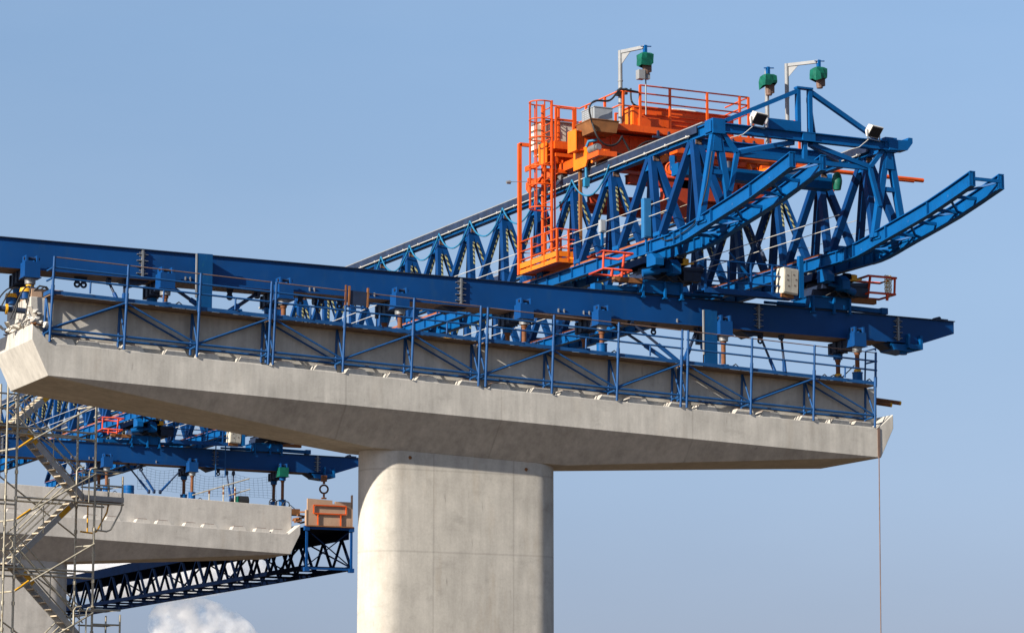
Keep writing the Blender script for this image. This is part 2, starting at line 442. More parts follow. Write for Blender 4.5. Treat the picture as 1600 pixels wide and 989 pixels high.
# ------------------------------------------------------------------ access walkways on the near pier
def walkway(x0, x1, label, left_end, right_end, posts_h):
    root = thing("access_walkway", label, "walkway", (x0, -3.0, zf(x0, 13.745)), (0, RY, 0), "blue access walkways along the near pier")
    Lx = (x1 - x0) / math.cos(RY)
    xs = [0.05 + (Lx - 0.1) * i / 3 for i in range(4)]
    d = MB().box(0, Lx, 0.055, 0.68, 1.39, 1.42)
    part("deck", d, 'ply', root)
    e = MB().box(0, Lx, 0.0, 0.05, 1.425, 1.53)
    part("edge_beam", e, 'walk', root)
    part("edge_strip", MB().box(0.02, Lx - .02, 0.655, 0.695, 1.345, 1.385), 'tread', root)
    for i, x in enumerate(xs):
        part("post", MB().tube([(x, -0.02, 0.02), (x, -0.02, posts_h)], 0.041), 'walk', root)
        part("collar", MB().tube([(x, -0.02, 1.35), (x, -0.02, 1.68)], 0.056), 'walk', root)
        part("back_leg", MB().tube([(x, 0.58, 0.15), (x, 0.58, 1.42)], 0.043), 'walk', root)
        part("bracket_strut", MB().tube([(x, 0.56, 1.38), (x, 0.02, 0.42)], 0.03), 'walk', root)
        part("cross_tie", MB().tube([(x, 0.0, 0.36), (x, 0.58, 0.33)], 0.035), 'walk', root)
    part("top_rail", MB().tube([(xs[0], -0.02, posts_h - 0.02), (xs[-1], -0.02, posts_h - 0.02)], 0.017), 'brown', root)
    part("middle_rail", MB().tube([(0, -0.02, 2.2), (Lx, -0.02, 2.2)], 0.03), 'walk', root)
    kr = MB().tube([(0, -0.02, 1.9), (Lx, -0.02, 1.9)], 0.03)
    for i in range(3):
        x = (xs[i] + xs[i + 1]) / 2
        kr.tube([(x, -0.02, 1.55), (x, -0.02, 1.9)], 0.03)
    part("knee_rail", kr, 'walk', root)
    part("lower_rail", MB().tube([(0, 0.0, 0.40), (Lx, 0.0, 0.40)], 0.036), 'walk', root)
    part("lower_rail", MB().tube([(0, 0.58, 0.36), (Lx, 0.58, 0.36)], 0.036), 'walk', root)
    for i in range(3):
        upw = i % 2 == (0 if left_end in (1, 3) else 1)
        for y in (0.02, 0.58):
            if upw:
                part("diagonal_brace", MB().tube([(xs[i], y, 0.42), (xs[i + 1], y, 1.40)], 0.031), 'walk', root)
            else:
                part("diagonal_brace", MB().tube([(xs[i], y, 1.40), (xs[i + 1], y, 0.42)], 0.031), 'walk', root)
    if left_end == 1:
        part("end_rail", MB().tube([(0.05, 0.0, 2.2), (0.05, 0.62, 2.2)], 0.03).tube([(0.05, 0, 1.9), (0.05, 0.62, 1.9)], 0.03), 'walk', root)
        part("end_beam", MB().bar((0.02, 0, 1.5), (0.02, 0.7, 1.5), 0.06, 0.12), 'walk', root)
    if right_end:
        part("end_rail", MB().tube([(Lx - .05, 0, 2.55), (Lx - .05, 0.0, 2.62), (Lx - .05, 0.6, 2.62), (Lx - .05, 0.62, 1.5)], 0.03).tube([(Lx - .05, 0, 2.2), (Lx - .05, 0.62, 2.2)], 0.03), 'walk', root)
    return root
walkway(-13.83, -7.02, "leftmost blue access walkway, at the bright end of the near pier", 1, 0, 2.52)
walkway(-6.97, -0.12, "blue access walkway carrying the dark framed board, second from left", 2, 0, 2.52)
walkway(0.02, 6.96, "blue access walkway below the left roller saddle, third from left", 3, 0, 2.50)
walkway(7.08, 14.22, "rightmost blue access walkway, ending above the hanging cable", 2, 1, 2.50)

# ------------------------------------------------------------------ cross beam (blue box girder) of the gantry
def bz(x, z): return z - 0.0068 * (x - 1.7)
def make_cross_beam(label):
    root = thing("cross_beam", label, "box girder", (1.7, -1.1, 16.47), (0, 0.0068, 0))
    b = MB()
    X0, XT, X1 = -20.5, 15.3, 16.65
    b.prism([(X0, 0.02), (XT, 0.02), (X1, 0.47), (X1, 0.87), (X0, 0.87)], 'y', -0.46, 0.46)
    part("web_box", b, 'beam', root)
    part("top_flange", MB().box(X0, X1 + 0.02, -0.52, 0.52, 0.872, 0.90), 'dark', root)
    part("bottom_flange", MB().mat(0).box(X0, XT - 1.4, -0.52, 0.52, -0.01, 0.018), ['brown'], root)
    part("lower_edge", MB().box(X0, XT - 1.4, -0.535, -0.522, -0.012, 0.05), 'beam', root)
    for x in (-12.26, -1.82, 8.95, 14.37):
        s = MB().box(x - 0.03, x + 0.03, -0.55, -0.462, 0.06, 0.86)
        s.mat(1)
        for i in range(7):
            z = 0.13 + i * 0.108
            s.cyl((x - 0.10, -0.50, z), (x + 0.10, -0.50, z), 0.016, n=6)
        s.mat(0)
        for i in range(4):
            z = 0.15 + i * 0.19
            s.box(x - 0.17, x - 0.03, -0.535, -0.462, z, z + 0.018)
            s.box(x + 0.03, x + 0.17, -0.535, -0.462, z, z + 0.018)
        part("splice_plate", s, ['steel', 'steel'], root)
        w = MB().prism([(x - 0.55, -0.015), (x + 0.3, -0.015), (x + 0.25, -0.06), (x - 0.2, -0.2)], 'y', -0.3, 0.3)
        part("splice_wedge", w, 'dark', root)
    for x in (-14.1, -13.9, -9.3, -7.0, -6.3, -5.7, 0.9, 5.3, 9.3):
        l = MB().prism([(x - 0.11, 0), (x + 0.11, 0), (x + 0.05, -0.22), (x - 0.05, -0.22)], 'y', -0.03, 0.03)
        l.torus((x, 0, -0.24), 0.075, 0.035, (0, 1, 0), 14, 6)
        part("lifting_lug", l, 'dark', root)
    st = MB()
    for x in (-10.9, -10.75, -8.0, -7.85, -6.9, -6.75, -4.95, -4.75, 1.6, 1.8, 2.5, 2.7, 5.9):
        st.box(x - 0.012, x + 0.012, -0.54, -0.462, 0.03, 0.17)
    part("stiffener", st, 'steel', root)
    c = MB().box(14.7, 14.78, -0.62, 0.5, -0.16, 0.30).box(14.78, 15.3, -0.6, 0.5, -0.19, -0.02)
    c.prism([(14.1, -0.04), (15.35, -0.06), (15.35, -0.17), (14.85, -0.30), (14.25, -0.24)], 'y', -0.5, 0.4).cyl((14.7, -0.3, -0.24), (14.7, -0.3, -0.36), 0.13)
    c.box(15.2, 15.3, -0.6, -0.47, -0.02, 0.28)
    part("end_clamp", c, 'blue', root)
    e = MB().box(16.1, 16.6, -0.2, 0.1, 0.90, 1.0).cyl((16.25, -0.2, 1.0), (16.25, 0.15, 1.0), 0.07).box(15.75, 15.95, -.1, .1, .9, .95)
    part("end_stop", e, 'dark', root)
    return root
beam = make_cross_beam("long blue box girder lying across the near pier above the blue walkways")
beam2 = clone(beam, G2, "far blue box girder crossing above the far pier behind the scaffold")

# teal posts clamped on the beam
def teal_post(x, z0, z1, label):
    root = thing("clamp_post", label, "steel post", (x, -1.9, z0))
    part("flange_plate", MB().box(-0.24, 0.24, -0.02, 0.02, 0, z1 - z0), 'teal', root)
    part("web_plate", MB().box(-0.03, 0.03, 0.022, 0.24, 0, z1 - z0 - 0.01), 'teal', root)
    part("edge_strip", MB().box(-0.285, -0.245, -0.03, 0.03, 0.55, z1 - z0 - 0.02), 'pale', root)
    return root
teal_post(-8.7, zf(-8.7, 15.20), 17.40, "tall teal plate post standing against the left part of the near box girder")
teal_post(8.67, zf(8.67, 15.20), 16.92, "shorter teal plate post standing against the right part of the near box girder")

# ------------------------------------------------------------------ jacks
def jack(x, top, label, ring=None, boxmat='beam', y=-1.9, extra=0.0, zbeam=None):
    zb = bz(x, 16.47) if zbeam is None else zbeam
    root = thing("hydraulic_jack", label, "hydraulic jack", (x, y, top))
    zb -= top
    b = MB().box(-0.23, 0.23, -0.22, 0.24, zb - 0.30, zb + 0.14)
    b.box(-0.27, 0.27, -0.24, 0.22, zb - 0.33, zb - 0.302)
    part("bracket_box", b, boxmat, root)
    for sx in (-0.19, 0.13):
        part("ear_plate", MB().box(sx, sx + 0.06, -0.20, 0.20, zb + 0.142, zb + 0.33), 'beam', root)
    part("pin", MB().cyl((-0.22, -0.05, zb + 0.25), (0.25, -0.05, zb + 0.25), 0.045), 'dark', root)
    a = MB()
    a.prism([(0.242, zb - 0.30), (1.5, zb - 0.42), (1.5, zb - 0.035), (0.242, zb - 0.035)], 'x', -0.2, 0.2)
    for yy in (0.6, 0.95, 1.3):
        a.box(-0.24, 0.24, yy, yy + 0.03, zb - 0.40, zb - 0.04)
    part("cross_arm", a, 'dark', root)
    for q, (yy, zt) in enumerate(((0.0, zb - 0.33), (1.2, zb - 0.42))):
        c = MB().cyl((0, yy, zt - 0.17), (0, yy, zt), 0.155, 0.165)
        part("collar", c, 'steel' if q == 0 and boxmat == 'beam' else 'blue', root)
        part("rod", MB().cyl((0, yy, 0.2), (0, yy, zt - 0.17), 0.075).cyl((0, yy, zt - 0.25), (0, yy, zt - 0.171), 0.1), 'rust', root)
        part("cylinder", MB().cyl((0, yy, -0.02), (0, yy, 0.28 + extra), 0.17).cyl((0, yy, 0.28 + extra), (0, yy, 0.31 + extra), 0.185), 'blue', root)
        if ring:
            part("ring", MB().cyl((0, yy, 0.32 + extra), (0, yy, 0.40 + extra), 0.12), ring, root)
    part("hose", MB().tube([(0.15, 0.1, 0.15), (0.4, -0.1, 0.35), (0.62, -0.05, 0.2), (0.7, 0.1, 0.02)], 0.022), 'black', root)
    return root
JX = [(-14.07, "yellow"), (-9.93, None), (-6.16, None), (-2.32, None), (1.94, None), (4.69, None), (9.14, None), (14.25, "yellow")]
JL = ["jack with yellow cap under the near girder, above the bright pier end",
      "blue jack between the leftmost splice and the tall teal post under the near girder",
      "blue jack under the near girder just right of the tall teal post",
      "blue jack under the near girder just right of the dark framed board",
      "blue jack with long rusty rod under the near girder, below the orange basket",
      "blue jack under the near girder just left of the diagonal tie struts at midspan",
      "blue jack under the near girder just right of the shorter teal post",
      "jack with yellow ring under the right end of the near girder by the walkway end"]
for i, (x, ring) in enumerate(JX):
    jack(x, zf(x, 15.16), JL[i], ring, extra=0.25 if x in (4.69, 14.25) else 0.0)
# jacks of the far girder
for x, bm_, lab in ((6.0, 'beam', "far jack half hidden behind the upper landing of the scaffold"),
                    (10.36, 'beam', "far pair of blue jack cylinders left of the vertical ladder on the far pier"),
                    (15.1, 'green', "far jack with green box at the far pier's end, by the shackle")):
    top = 15.16 + P2.z - SLOPE * (x - P2.x)
    jack(x, top, lab, None, bm_, y=G2.y - 1.9, extra=0.3, zbeam=bz(x - G2.x, 16.47) + G2.z)

# ------------------------------------------------------------------ tie struts under the beam
def strut(p, q, r, label, off=(0, 0, 0), mats=('beam', 'dark')):
    p, q = Vector(p) + Vector(off), Vector(q) + Vector(off)
    root = thing("tie_strut", label, "tie strut", q)
    p = p - q; m = p * 0.45
    part("sleeve", MB().tube([(0, 0, 0), m], r), mats[0], root)
    part("rod", MB().tube([m, p], r * 0.65), mats[1], root)
    part("clevis", MB().cyl(p + Vector((-.05, 0, 0)), p + Vector((.05, 0, 0)), r * 1.9), mats[1], root)
    part("clevis", MB().cyl(Vector((-.05, 0, 0)), Vector((.05, 0, 0)), r * 1.7), mats[1], root)
    return root
TS = [((-11.5, -1.3, 16.45), (-11.3, -1.7, 15.75), .06, "dark tie strut left of the leftmost girder splice, slanting right"),
      ((-11.0, -1.3, 16.45), (-11.15, -1.7, 15.75), .06, "pale tie strut left of the leftmost girder splice, nearly upright"),
      ((-9.55, -1.3, 16.45), (-8.6, -1.8, 15.7), .08, "dark tie strut slanting down to the tall teal post's foot"),
      ((-6.75, -1.2, 16.45), (-8.1, -1.8, 15.55), .09, "blue tie strut rising right from the tall teal post's foot"),
      ((-4.75, -0.9, 16.4), (-4.85, -1.7, 15.5), .07, "short dark strut left of the dark framed board"),
      ((5.5, -1.0, 16.4), (7.35, -1.7, 15.1), .07, "long blue tie strut descending right at girder midspan, left of its pair"),
      ((5.95, -1.5, 16.4), (7.55, -1.9, 15.1), .07, "long blue tie strut descending right at girder midspan, right of its pair"),
      ((8.5, -1.3, 16.35), (7.7, -1.8, 15.1), .08, "blue tie strut rising right to the shorter teal post"),
      ((10.95, -1.2, 16.3), (11.3, -1.7, 14.85), .06, "dark tie strut slanting right below the right-hand girder splice"),
      ((11.75, -1.2, 16.35), (11.6, -1.7, 14.85), .065, "upright tie strut with pale rod right of the right-hand girder splice")]
for a in TS: strut(*a)
for p, q, lab in (((7.3, 53.0, 17.1), (8.25, 52.6, 15.85), "far tie strut slanting down away from the scaffold, outer one of its pair"),
                  ((7.7, 52.7, 17.1), (8.45, 52.4, 15.85), "far tie strut slanting down away from the scaffold, inner one of its pair"),
                  ((10.0, 52.8, 17.05), (8.8, 52.5, 15.85), "far tie strut rising towards the pair of far jack cylinders"),
                  ((12.3, 52.7, 16.95), (12.42, 52.4, 15.6), "far upright tie strut beside the vertical ladder, nearer the ladder"),
                  ((12.65, 52.7, 16.95), (12.54, 52.4, 15.6), "far upright tie strut beside the vertical ladder, nearer the pump unit")):
    strut(p, q, .06, lab)

# ------------------------------------------------------------------ launching trusses
PITCH, NPAN = 2.81, 15
V0 = -5.33
def make_truss(u0, label, near=True):
    """triangular truss: one top chord, two bottom chords; origin at its near end"""
    root = thing("launching_truss", label, "truss girder", (u0, V0, 18.60))
    Ly = PITCH * (NPAN - 1)
    D = 0.53
    t = MB().box(-0.13, 0.13, 0, Ly, 3.36, 3.40).box(-0.09, 0.09, 0, Ly, 3.402, 3.66).box(-0.17, 0.17, 0, Ly, 3.662, 3.70)
    for i in range(NPAN * 4):
        y = 0.2 + i * PITCH / 4
        if y < Ly: t.box(-0.125, 0.125, y, y + 0.02, 3.402, 3.66)
    part("top_chord", t, 'blue', root)
    part("rail_bed", MB().box(-0.215, -0.175, 0.9, Ly, 3.50, 3.74).box(-0.174, 0.12, 0.5, Ly, 3.702, 3.75), 'dark', root)
    part("running_rail", MB().box(-0.205, -0.10, 0.55, Ly, 3.752, 3.785), 'pale', root)
    pp = MB().tube([(-0.25, 1.3, 3.47), (-0.25, Ly, 3.47)], 0.022)
    for i in range(int(Ly / 1.4)):
        pp.box(-0.25, -0.17, 1.5 + i * 1.4, 1.55 + i * 1.4, 3.44, 3.53)
    part("guide_pipe", pp, 'wire', root)
    eb = MB().box(-0.2, 0.24, -0.15, 0.38, 3.30, 3.78).box(-0.26, 0.3, -0.1, 0.3, 3.35, 3.70)
    part("end_block", eb, 'blue', root)
    for sx in (-1, 1):
        c = MB().ibeam((sx * D, 2.0, 0.2), (sx * D, Ly, 0.2), 0.40, 0.22, 0.03, 0.05)
        for i in range(NPAN * 3):
            y = 2.3 + i * PITCH / 3
            if y < Ly: c.box(sx * D - 0.10, sx * D + 0.10, y, y + 0.02, 0.03, 0.37)
        part("bottom_chord", c, 'blue', root)
        part("slide_plate", MB().box(sx * D - 0.09, sx * D + 0.09, 3.3, Ly, 0.402, 0.47), 'rustbar', root)
        # upturned nose
        bt = [(2.0, 0.0), (1.5, 0.005), (1.0, 0.045), (0.5, 0.115), (0.0, 0.20), (-0.67, 0.305), (-2.0, 0.50), (-3.07, 0.67), (-4.2, 0.90), (-5.45, 1.175)]
        nb = MB()
        def pt(y, z, x): return (sx * D + x, y, z)
        for a, b in zip(bt[:-1], bt[1:]):
            nb.add([pt(a[0], a[1], -.015), pt(b[0], b[1], -.015), pt(b[0], b[1] + .44, -.015), pt(a[0], a[1] + .44, -.015),
                    pt(a[0], a[1], .015), pt(b[0], b[1], .015), pt(b[0], b[1] + .44, .015), pt(a[0], a[1] + .44, .015)],
                   [(0, 1, 2, 3), (7, 6, 5, 4), (0, 4, 5, 1), (3, 2, 6, 7)])
            for dz in (0.0, 0.44):
                nb.bar(pt(a[0], a[1] + dz, 0), pt(b[0], b[1] + dz, 0), 0.2, 0.028)
        for y, z in ((1.7, 0.0), (1.25, 0.0), (-0.67, 0.29), (-3.07, 0.64), (-5.43, 1.165)):
            nb.box(sx * D - 0.11, sx * D + 0.11, y, y + 0.025, z + 0.02, z + 0.42)
        part("nose_beam", nb, 'blue', root)
    for y, z in ((0.9, .22), (-0.67, .5), (-1.87, .68), (-3.07, .85), (-4.1, 1.09), (-5.40, 1.40)):
        part("nose_crossbar", MB().bar((-D + .03, y, z), (D - .03, y, z), 0.07, 0.1), 'blue', root)
    for (y0, z0), (y1, z1), sgn in (((0.9, .22), (-0.67, .5), 1), ((-0.67, .5), (-1.87, .68), -1), ((-1.87, .68), (-3.07, .85), 1), ((-3.07, .85), (-4.1, 1.09), -1), ((-4.1, 1.09), (-5.40, 1.40), 1)):
        part("nose_diagonal", MB().bar((-D * sgn, y0, z0), (D * sgn, y1, z1), 0.06, 0.06), 'blue', root)
    # web members: every top node has four legs down to the bottom nodes
    apex_z, bot_z = 3.30, 0.42
    def leg(sx, sy, w=0.215):
        m = MB()
        a, b = Vector((sx * 0.06, sy * 0.08, apex_z)), Vector((sx * D, sy * PITCH / 2 * 0.93, bot_z))
        m.bar(a, b, w, w, (0, 1, 0))
        return m.mesh("web_member", ['leg'])
    def tape(sx, sy):
        m = MB()
        a, b = Vector((sx * 0.06, sy * 0.08, apex_z)), Vector((sx * D, sy * PITCH / 2 * 0.93, bot_z))
        d = b - a
        p, q = a + d * 0.17, a + d * 0.48
        o = Vector((-0.072 if (sx > 0 and sy < 0) else 0.072, -0.122, 0.0))
        m.bar(p + o, q + o, 0.066, 0.02, (0, 1, 0))
        return m.mesh("hazard_tape", ['stripe'])
    legs = {(sx, sy): leg(sx, sy) for sx in (-1, 1) for sy in (-1, 1)}
    tapes = {(sx, sy): tape(sx, sy) for sx in (-1, 1) for sy in (-1, 1)}
    gus = MB().prism([(-0.1, 3.36), (0.1, 3.36), (0.2, 2.9), (-0.2, 2.9)], 'y', -0.17, 0.17)
    gus.box(-0.11, 0.11, -0.25, 0.25, 3.18, 3.355)
    gmesh = gus.mesh("node_block", ['blue'])
    blt = MB()
    for dx in (-0.09, 0.09):
        for dz in (3.24, 3.31):
            blt.cyl((dx, -0.262, dz), (dx, -0.28, dz), 0.02, n=6)
    blt.box(-0.115, 0.115, -0.261, -0.252, 3.20, 3.345)
    bmesh_ = blt.mesh("bolt_set", ['brown'])
    for i in range(NPAN - 1):
        y = PITCH * (i + 0.5)
        part("node_block", gmesh, None, root, (0, y, 0))
        part("bolt_set", bmesh_, None, root, (0, y, 0))
        for sx in (-1, 1):
            for sy in (-1, 1):
                o = part("web_member", legs[(sx, sy)], None, root, (0, y, 0))
                if i >= 2 and (sx, sy) in ((-1, -1), (1, -1), (1, 1), (-1, 1)):
                    part("hazard_tape", tapes[(sx, sy)], None, o)
    for i in range(NPAN - 1):
        y = PITCH * i
        part("bottom_strut", MB().box(-D + 0.06, D - 0.06, y - 0.09 + (0.2 if i == 0 else 0), y + 0.09 + (0.2 if i == 0 else 0), 0.48, 0.68), 'blue', root)
        for sx in (-1, 1):
            part("foot_block", MB().box(sx * D - 0.12, sx * D + 0.12, y - 0.22, y + 0.22, 0.475, 0.60).box(sx * D - 0.06, sx * D + 0.06, y - 0.3, y + 0.3, 0.402, 0.472), 'blue', root)
    for i in range(NPAN - 2):
        y = PITCH * i
        s = 1 if i % 2 else -1
        part("floor_diagonal", MB().bar((-D * s, y + 0.2, 0.3), (D * s, y + PITCH - 0.2, 0.3), 0.07, 0.07), 'blue', root)
    # end A-frame
    for sx in (-1, 1):
        part("end_leg", MB().bar((sx * 0.08, 0.05, 3.28), (sx * (D + 0.05), 0.05, 0.45), 0.2, 0.2, (0, 1, 0)), 'blue', root)
    part("end_crossbar", MB().box(-0.24, 0.24, -0.03, 0.13, 2.02, 2.16), 'blue', root)
    part("end_gusset", MB().prism([(-0.1, 3.36), (0.1, 3.36), (0.17, 2.75), (-0.17, 2.75)], 'y', -0.07, 0.17), 'blue', root)
    for zz, xx in ((1.60, -0.52), (1.2, -0.6)):
        part("guard_wire", MB().tube([(xx, 2.2, zz), (xx, Ly, zz)], 0.014, 6), 'wire', root)
        part("guard_wire", MB().tube([(-xx, 2.2, zz), (-xx, Ly, zz)], 0.010, 6), 'galv', root)
    return root
U1, U2 = 7.0, 13.4
tr1 = make_truss(U1, "near blue launching truss carrying the festoon cable, beside the orange basket")
tr2 = copy_tree(tr1); tr2.location = (U2, V0, 18.60)
tr2['label'] = "near blue launching truss whose upturned nose stands clear against the sky"
clone(tr1, G2, "far blue launching truss seen through the scaffold stairs below the near pier")
clone(tr2, G2, "far blue launching truss just under the near pier's soffit, beyond the cream cabinet")

# ------------------------------------------------------------------ portal frame joining the two trusses
def make_portal(off, label):
    root = thing("portal_frame", label, "portal frame", Vector((10.2, -5.4, 22.0)) + Vector(off))
    o = Vector((-10.2, 5.4, -22.0))
    def P(x, y, z): return Vector((x, y, z)) + o
    part("cross_girder", MB().ibeam(P(7.25, -5.4, 22.1), P(13.75, -5.4, 22.1), 0.30, 0.22, 0.03, 0.03), 'blue', root)
    part("end_stub", MB().prism([(13.3 - 10.2, -0.05), (14.0 - 10.2, 0.0), (14.2 - 10.2, 0.25), (14.2 - 10.2, 0.42), (14.05 - 10.2, 0.42), (14.0 - 10.2, 0.32), (13.3 - 10.2, 0.30)], 'y', -0.14, 0.3), 'blue', root)
    part("cross_girder", MB().ibeam(P(7.2, -2.9, 22.14), P(13.3, -2.9, 22.14), 0.34, 0.22, 0.03, 0.03), 'blue', root)
    part("cross_girder", MB().box(-2.9, 2.95, 3.1, 3.55, -0.78, -0.40), 'blue', root)
    for x in (9.98, 10.42):
        part("king_post", MB().bar(P(x, -5.37, 22.24), P(x, -5.37, 23.66), 0.13, 0.16), 'blue', root)
    part("king_post_cap", MB().box(-0.3, 0.3, -0.08, 0.14, 1.662, 1.72), 'blue', root)
    part("king_post_foot", MB().box(-0.12, 0.34, -0.10, 0.16, -0.05, 0.22), 'blue', root)
    for a, b in (((9.95, -5.37, 23.58), (7.3, -5.37, 22.35)), ((10.45, -5.37, 23.6), (12.95, -5.37, 22.3)), ((10.45, -5.25, 23.38), (12.1, -3.0, 22.35))):
        part("raking_strut", MB().bar(P(*a), P(*b), 0.14, 0.14), 'blue', root)
    for a, b in (((7.2, -5.36, 21.95), (7.72, -5.36, 21.36)), ((7.72, -5.36, 21.36), (7.45, -5.36, 20.1)), ((7.72, -5.33, 21.36), (9.75, -5.33, 21.9)),
                 ((13.15, -5.36, 21.95), (12.65, -5.36, 21.34)), ((12.65, -5.36, 21.34), (13.0, -5.36, 20.1)), ((12.65, -5.33, 21.36), (10.5, -5.33, 21.9)),
                 ((7.75, -5.3, 21.33), (12.62, -5.3, 21.33)), ((10.2, -5.38, 21.36), (10.2, -5.38, 21.94)), ((9.9, -5.2, 21.93), (9.1, -3.0, 22.0)), ((10.5, -5.2, 21.93), (12.9, -3.0, 22.05))):
        part("knee_brace", MB().bar(P(*a), P(*b), 0.14, 0.13, (0, 1, 0)), 'blue', root)
    part("name_plate", MB().box(8.82 - 10.2, 10.0 - 10.2, -0.09, -0.05, 0.26, 0.57), 'blue', root, label="plain blue plate on the cross girder")
    return root
portal = make_portal((0, 0, 0), "blue portal frame with king post tying both near truss ends together")
make_portal(G2, "far blue portal frame joining the far trusses, behind the near pier")

def floodlight(loc, label):
    root = thing("floodlight", label, "floodlight", loc)
    n = Vector((0.22, -0.74, -0.62)).normalized()            # where the lamp points
    x = n.cross(Vector((0, 0, 1))).normalized(); y = x.cross(n)
    def ring(d, a, b): return [n * d + x * a * sx + y * b * sy for sx, sy in ((-1, -1), (1, -1), (1, 1), (-1, 1))]
    c = Vector((0, 0, 0.22))
    A, B_, D = ring(0.10, .27, .20), ring(0.04, .27, .20), ring(-0.20, .15, .12)
    A, B_, D = [[c + p for p in q] for q in (A, B_, D)]
    part("housing", MB().add(A + B_ + D, [(0, 1, 5, 4), (1, 2, 6, 5), (2, 3, 7, 6), (3, 0, 4, 7), (4, 5, 9, 8), (5, 6, 10, 9), (6, 7, 11, 10), (7, 4, 8, 11), (8, 9, 10, 11), (0, 3, 2, 1)]), 'white', root)
    l = [c + p for p in ring(0.104, .24, .17)]; l2 = [c + p for p in ring(0.112, .24, .17)]
    part("lens", MB().add(l + l2, [(3, 2, 1, 0), (4, 5, 6, 7), (0, 1, 5, 4), (1, 2, 6, 5), (2, 3, 7, 6), (3, 0, 4, 7)]), 'black', root)
    part("yoke", MB().bar(c + x * .29, c + x * .29 + Vector((0, 0, -.3)), 0.03, 0.03).bar(c - x * .29, c - x * .29 + Vector((0, 0, -.3)), 0.03, 0.03).bar(c + x * .3 + Vector((0, 0, -.3)), c - x * .3 + Vector((0, 0, -.3)), 0.03, 0.03), 'steel', root)
    part("cable", MB().tube([(-0.1, 0, 0), (-0.5, 0.1, -0.35), (-0.95, 0.1, -0.5)], 0.014, 6), 'wire', root)
    return root
floodlight((8.35, -5.62, 22.28), "white floodlight beside the plain blue plate on the portal's cross girder")
floodlight((12.66, -5.62, 22.28), "white floodlight at the foot of the portal's long raking struts")

# ------------------------------------------------------------------ roller saddles between beam and trusses
def make_saddle(u0, flip, label):
    root = thing("roller_saddle", label, "roller saddle", (u0, -1.1, bz(u0, 17.37) + 0.0))
    F = flip
    b = MB().box(-0.78, 0.78, -0.55, 0.55, 0.03, 0.40).box(-0.82, 0.82, -0.62, 0.62, 0.402, 0.43)
    part("base_box", b, 'blue', root)
    for x in (-0.7, 0.1, 0.72):
        part("clamp_plate", MB().box(x - 0.03, x + 0.03, -0.66, -0.552, -0.1, 0.40).box(x - 0.07, x + 0.07, -0.66, -0.53, -0.14, -0.102), 'blue', root)
    part("slide_beam", MB().bar((F * 0.8, -0.25, 0.16), (F * 2.15, -0.25, 0.13), 0.26, 0.15).box(min(F * 2.1, F * 2.35), max(F * 2.1, F * 2.35), -0.42, -0.1, 0.03, 0.24), 'blue', root)
    part("timber_beam", MB().box(min(F * 0.75, F * 1.75), max(F * 0.75, F * 1.75), -0.65, -0.45, 0.30, 0.46), 'timber', root)
    part("lower_bogie", MB().box(-0.62, 0.62, -0.5, 0.5, 0.44, 0.66).box(-0.45, 0.45, -0.8, 0.8, 0.662, 0.84), 'dark', root)
    part("hydraulic_block", MB().box(0.05, 1.25, -0.35, 0.75, 0.46, 0.95).box(0.75, 1.4, -0.7, -0.36, 0.5, 0.8).cyl((0.7, -0.6, 0.85), (1.5, -0.55, 0.9), 0.11).box(-0.2, 0.5, 0.5, 0.95, 0.86, 1.12), 'dark', root)
    part("turntable", MB().cyl((0, 0, 0.84), (0, 0, 0.93), 0.5, n=24), 'dark', root)
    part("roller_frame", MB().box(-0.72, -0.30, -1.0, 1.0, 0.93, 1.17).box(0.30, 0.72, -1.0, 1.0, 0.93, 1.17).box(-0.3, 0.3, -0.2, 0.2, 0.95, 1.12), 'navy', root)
    for yy in (-0.75, -0.25, 0.25, 0.75):
        for xx in (-0.66, 0.40):
            part("roller", MB().cyl((xx, yy, 1.17), (xx + 0.26, yy, 1.17), 0.075), 'steel', root)
    part("side_jack", MB().cyl((F * 0.8, -0.75, 0.62), (F * 0.25, -0.9, 0.72), 0.12).cyl((F * 0.25, -0.9, 0.72), (F * -0.3, -0.95, 0.78), 0.06), 'blue', root)
    part("push_jack", MB().cyl((-F * 0.85, -0.3, 0.12), (-F * 1.9, -0.3, 0.12), 0.08).cyl((-F * 1.9, -0.3, 0.12), (-F * 2.4, -0.3, 0.12), 0.05), 'blue', root)
    bx = MB().prism([(-1.55, 0.78), (-0.95, 0.78), (-0.95, 1.2), (-1.25, 1.2), (-1.55, 1.0)], 'x', -0.75, -0.45)
    part("guide_bracket", bx, 'blue', root)
    part("guide_bracket", MB().prism([(-1.25, 0.6), (-0.7, 0.6), (-0.7, 1.1), (-1.0, 1.1), (-1.25, 0.9)], 'x', 0.05, 0.35), 'blue', root)
    for q, x in enumerate((-0.2, 0.15)):
        part("hose", MB().tube([(x, -0.6, 0.45), (x + 0.2, -0.85, 0.6 + q * .1), (x + 0.5, -0.8, 0.4), (x + 0.9, -0.6, 0.5)], 0.025), 'black', root)
    part("yellow_valve", MB().box(0.55, 0.75, -1.05, -0.9, 0.95, 1.15).bar((0.45, -1.0, 0.95), (0.95, -1.0, 1.02), 0.05, 0.05), 'yellow', root)
    # red guard frames on the outer side
    for zz, dx in ((1.18, 0), (0.62, 0.05)):
        x0, x1 = F * (1.25 + dx), F * (2.35 - dx)
        part("guard_frame", MB().tube([(x0, -0.95, zz), (x1, -0.95, zz), (x1, 0.05, zz - .02), (x0, 0.05, zz - .02), (x0, -0.95, zz)], 0.04), 'redrail', root)
    for a, b, r in (((1.45, -0.55, 0.44), (1.45, -0.75, 1.18), .045), ((2.0, -0.9, 0.40), (2.0, -0.95, 0.64), .05), ((2.3, -0.9, 0.64), (2.3, -0.95, 1.18), .04)):
        part("guard_post", MB().tube([(F * a[0], a[1], a[2]), (F * b[0], b[1], b[2])], r), 'redrail', root)
    return root
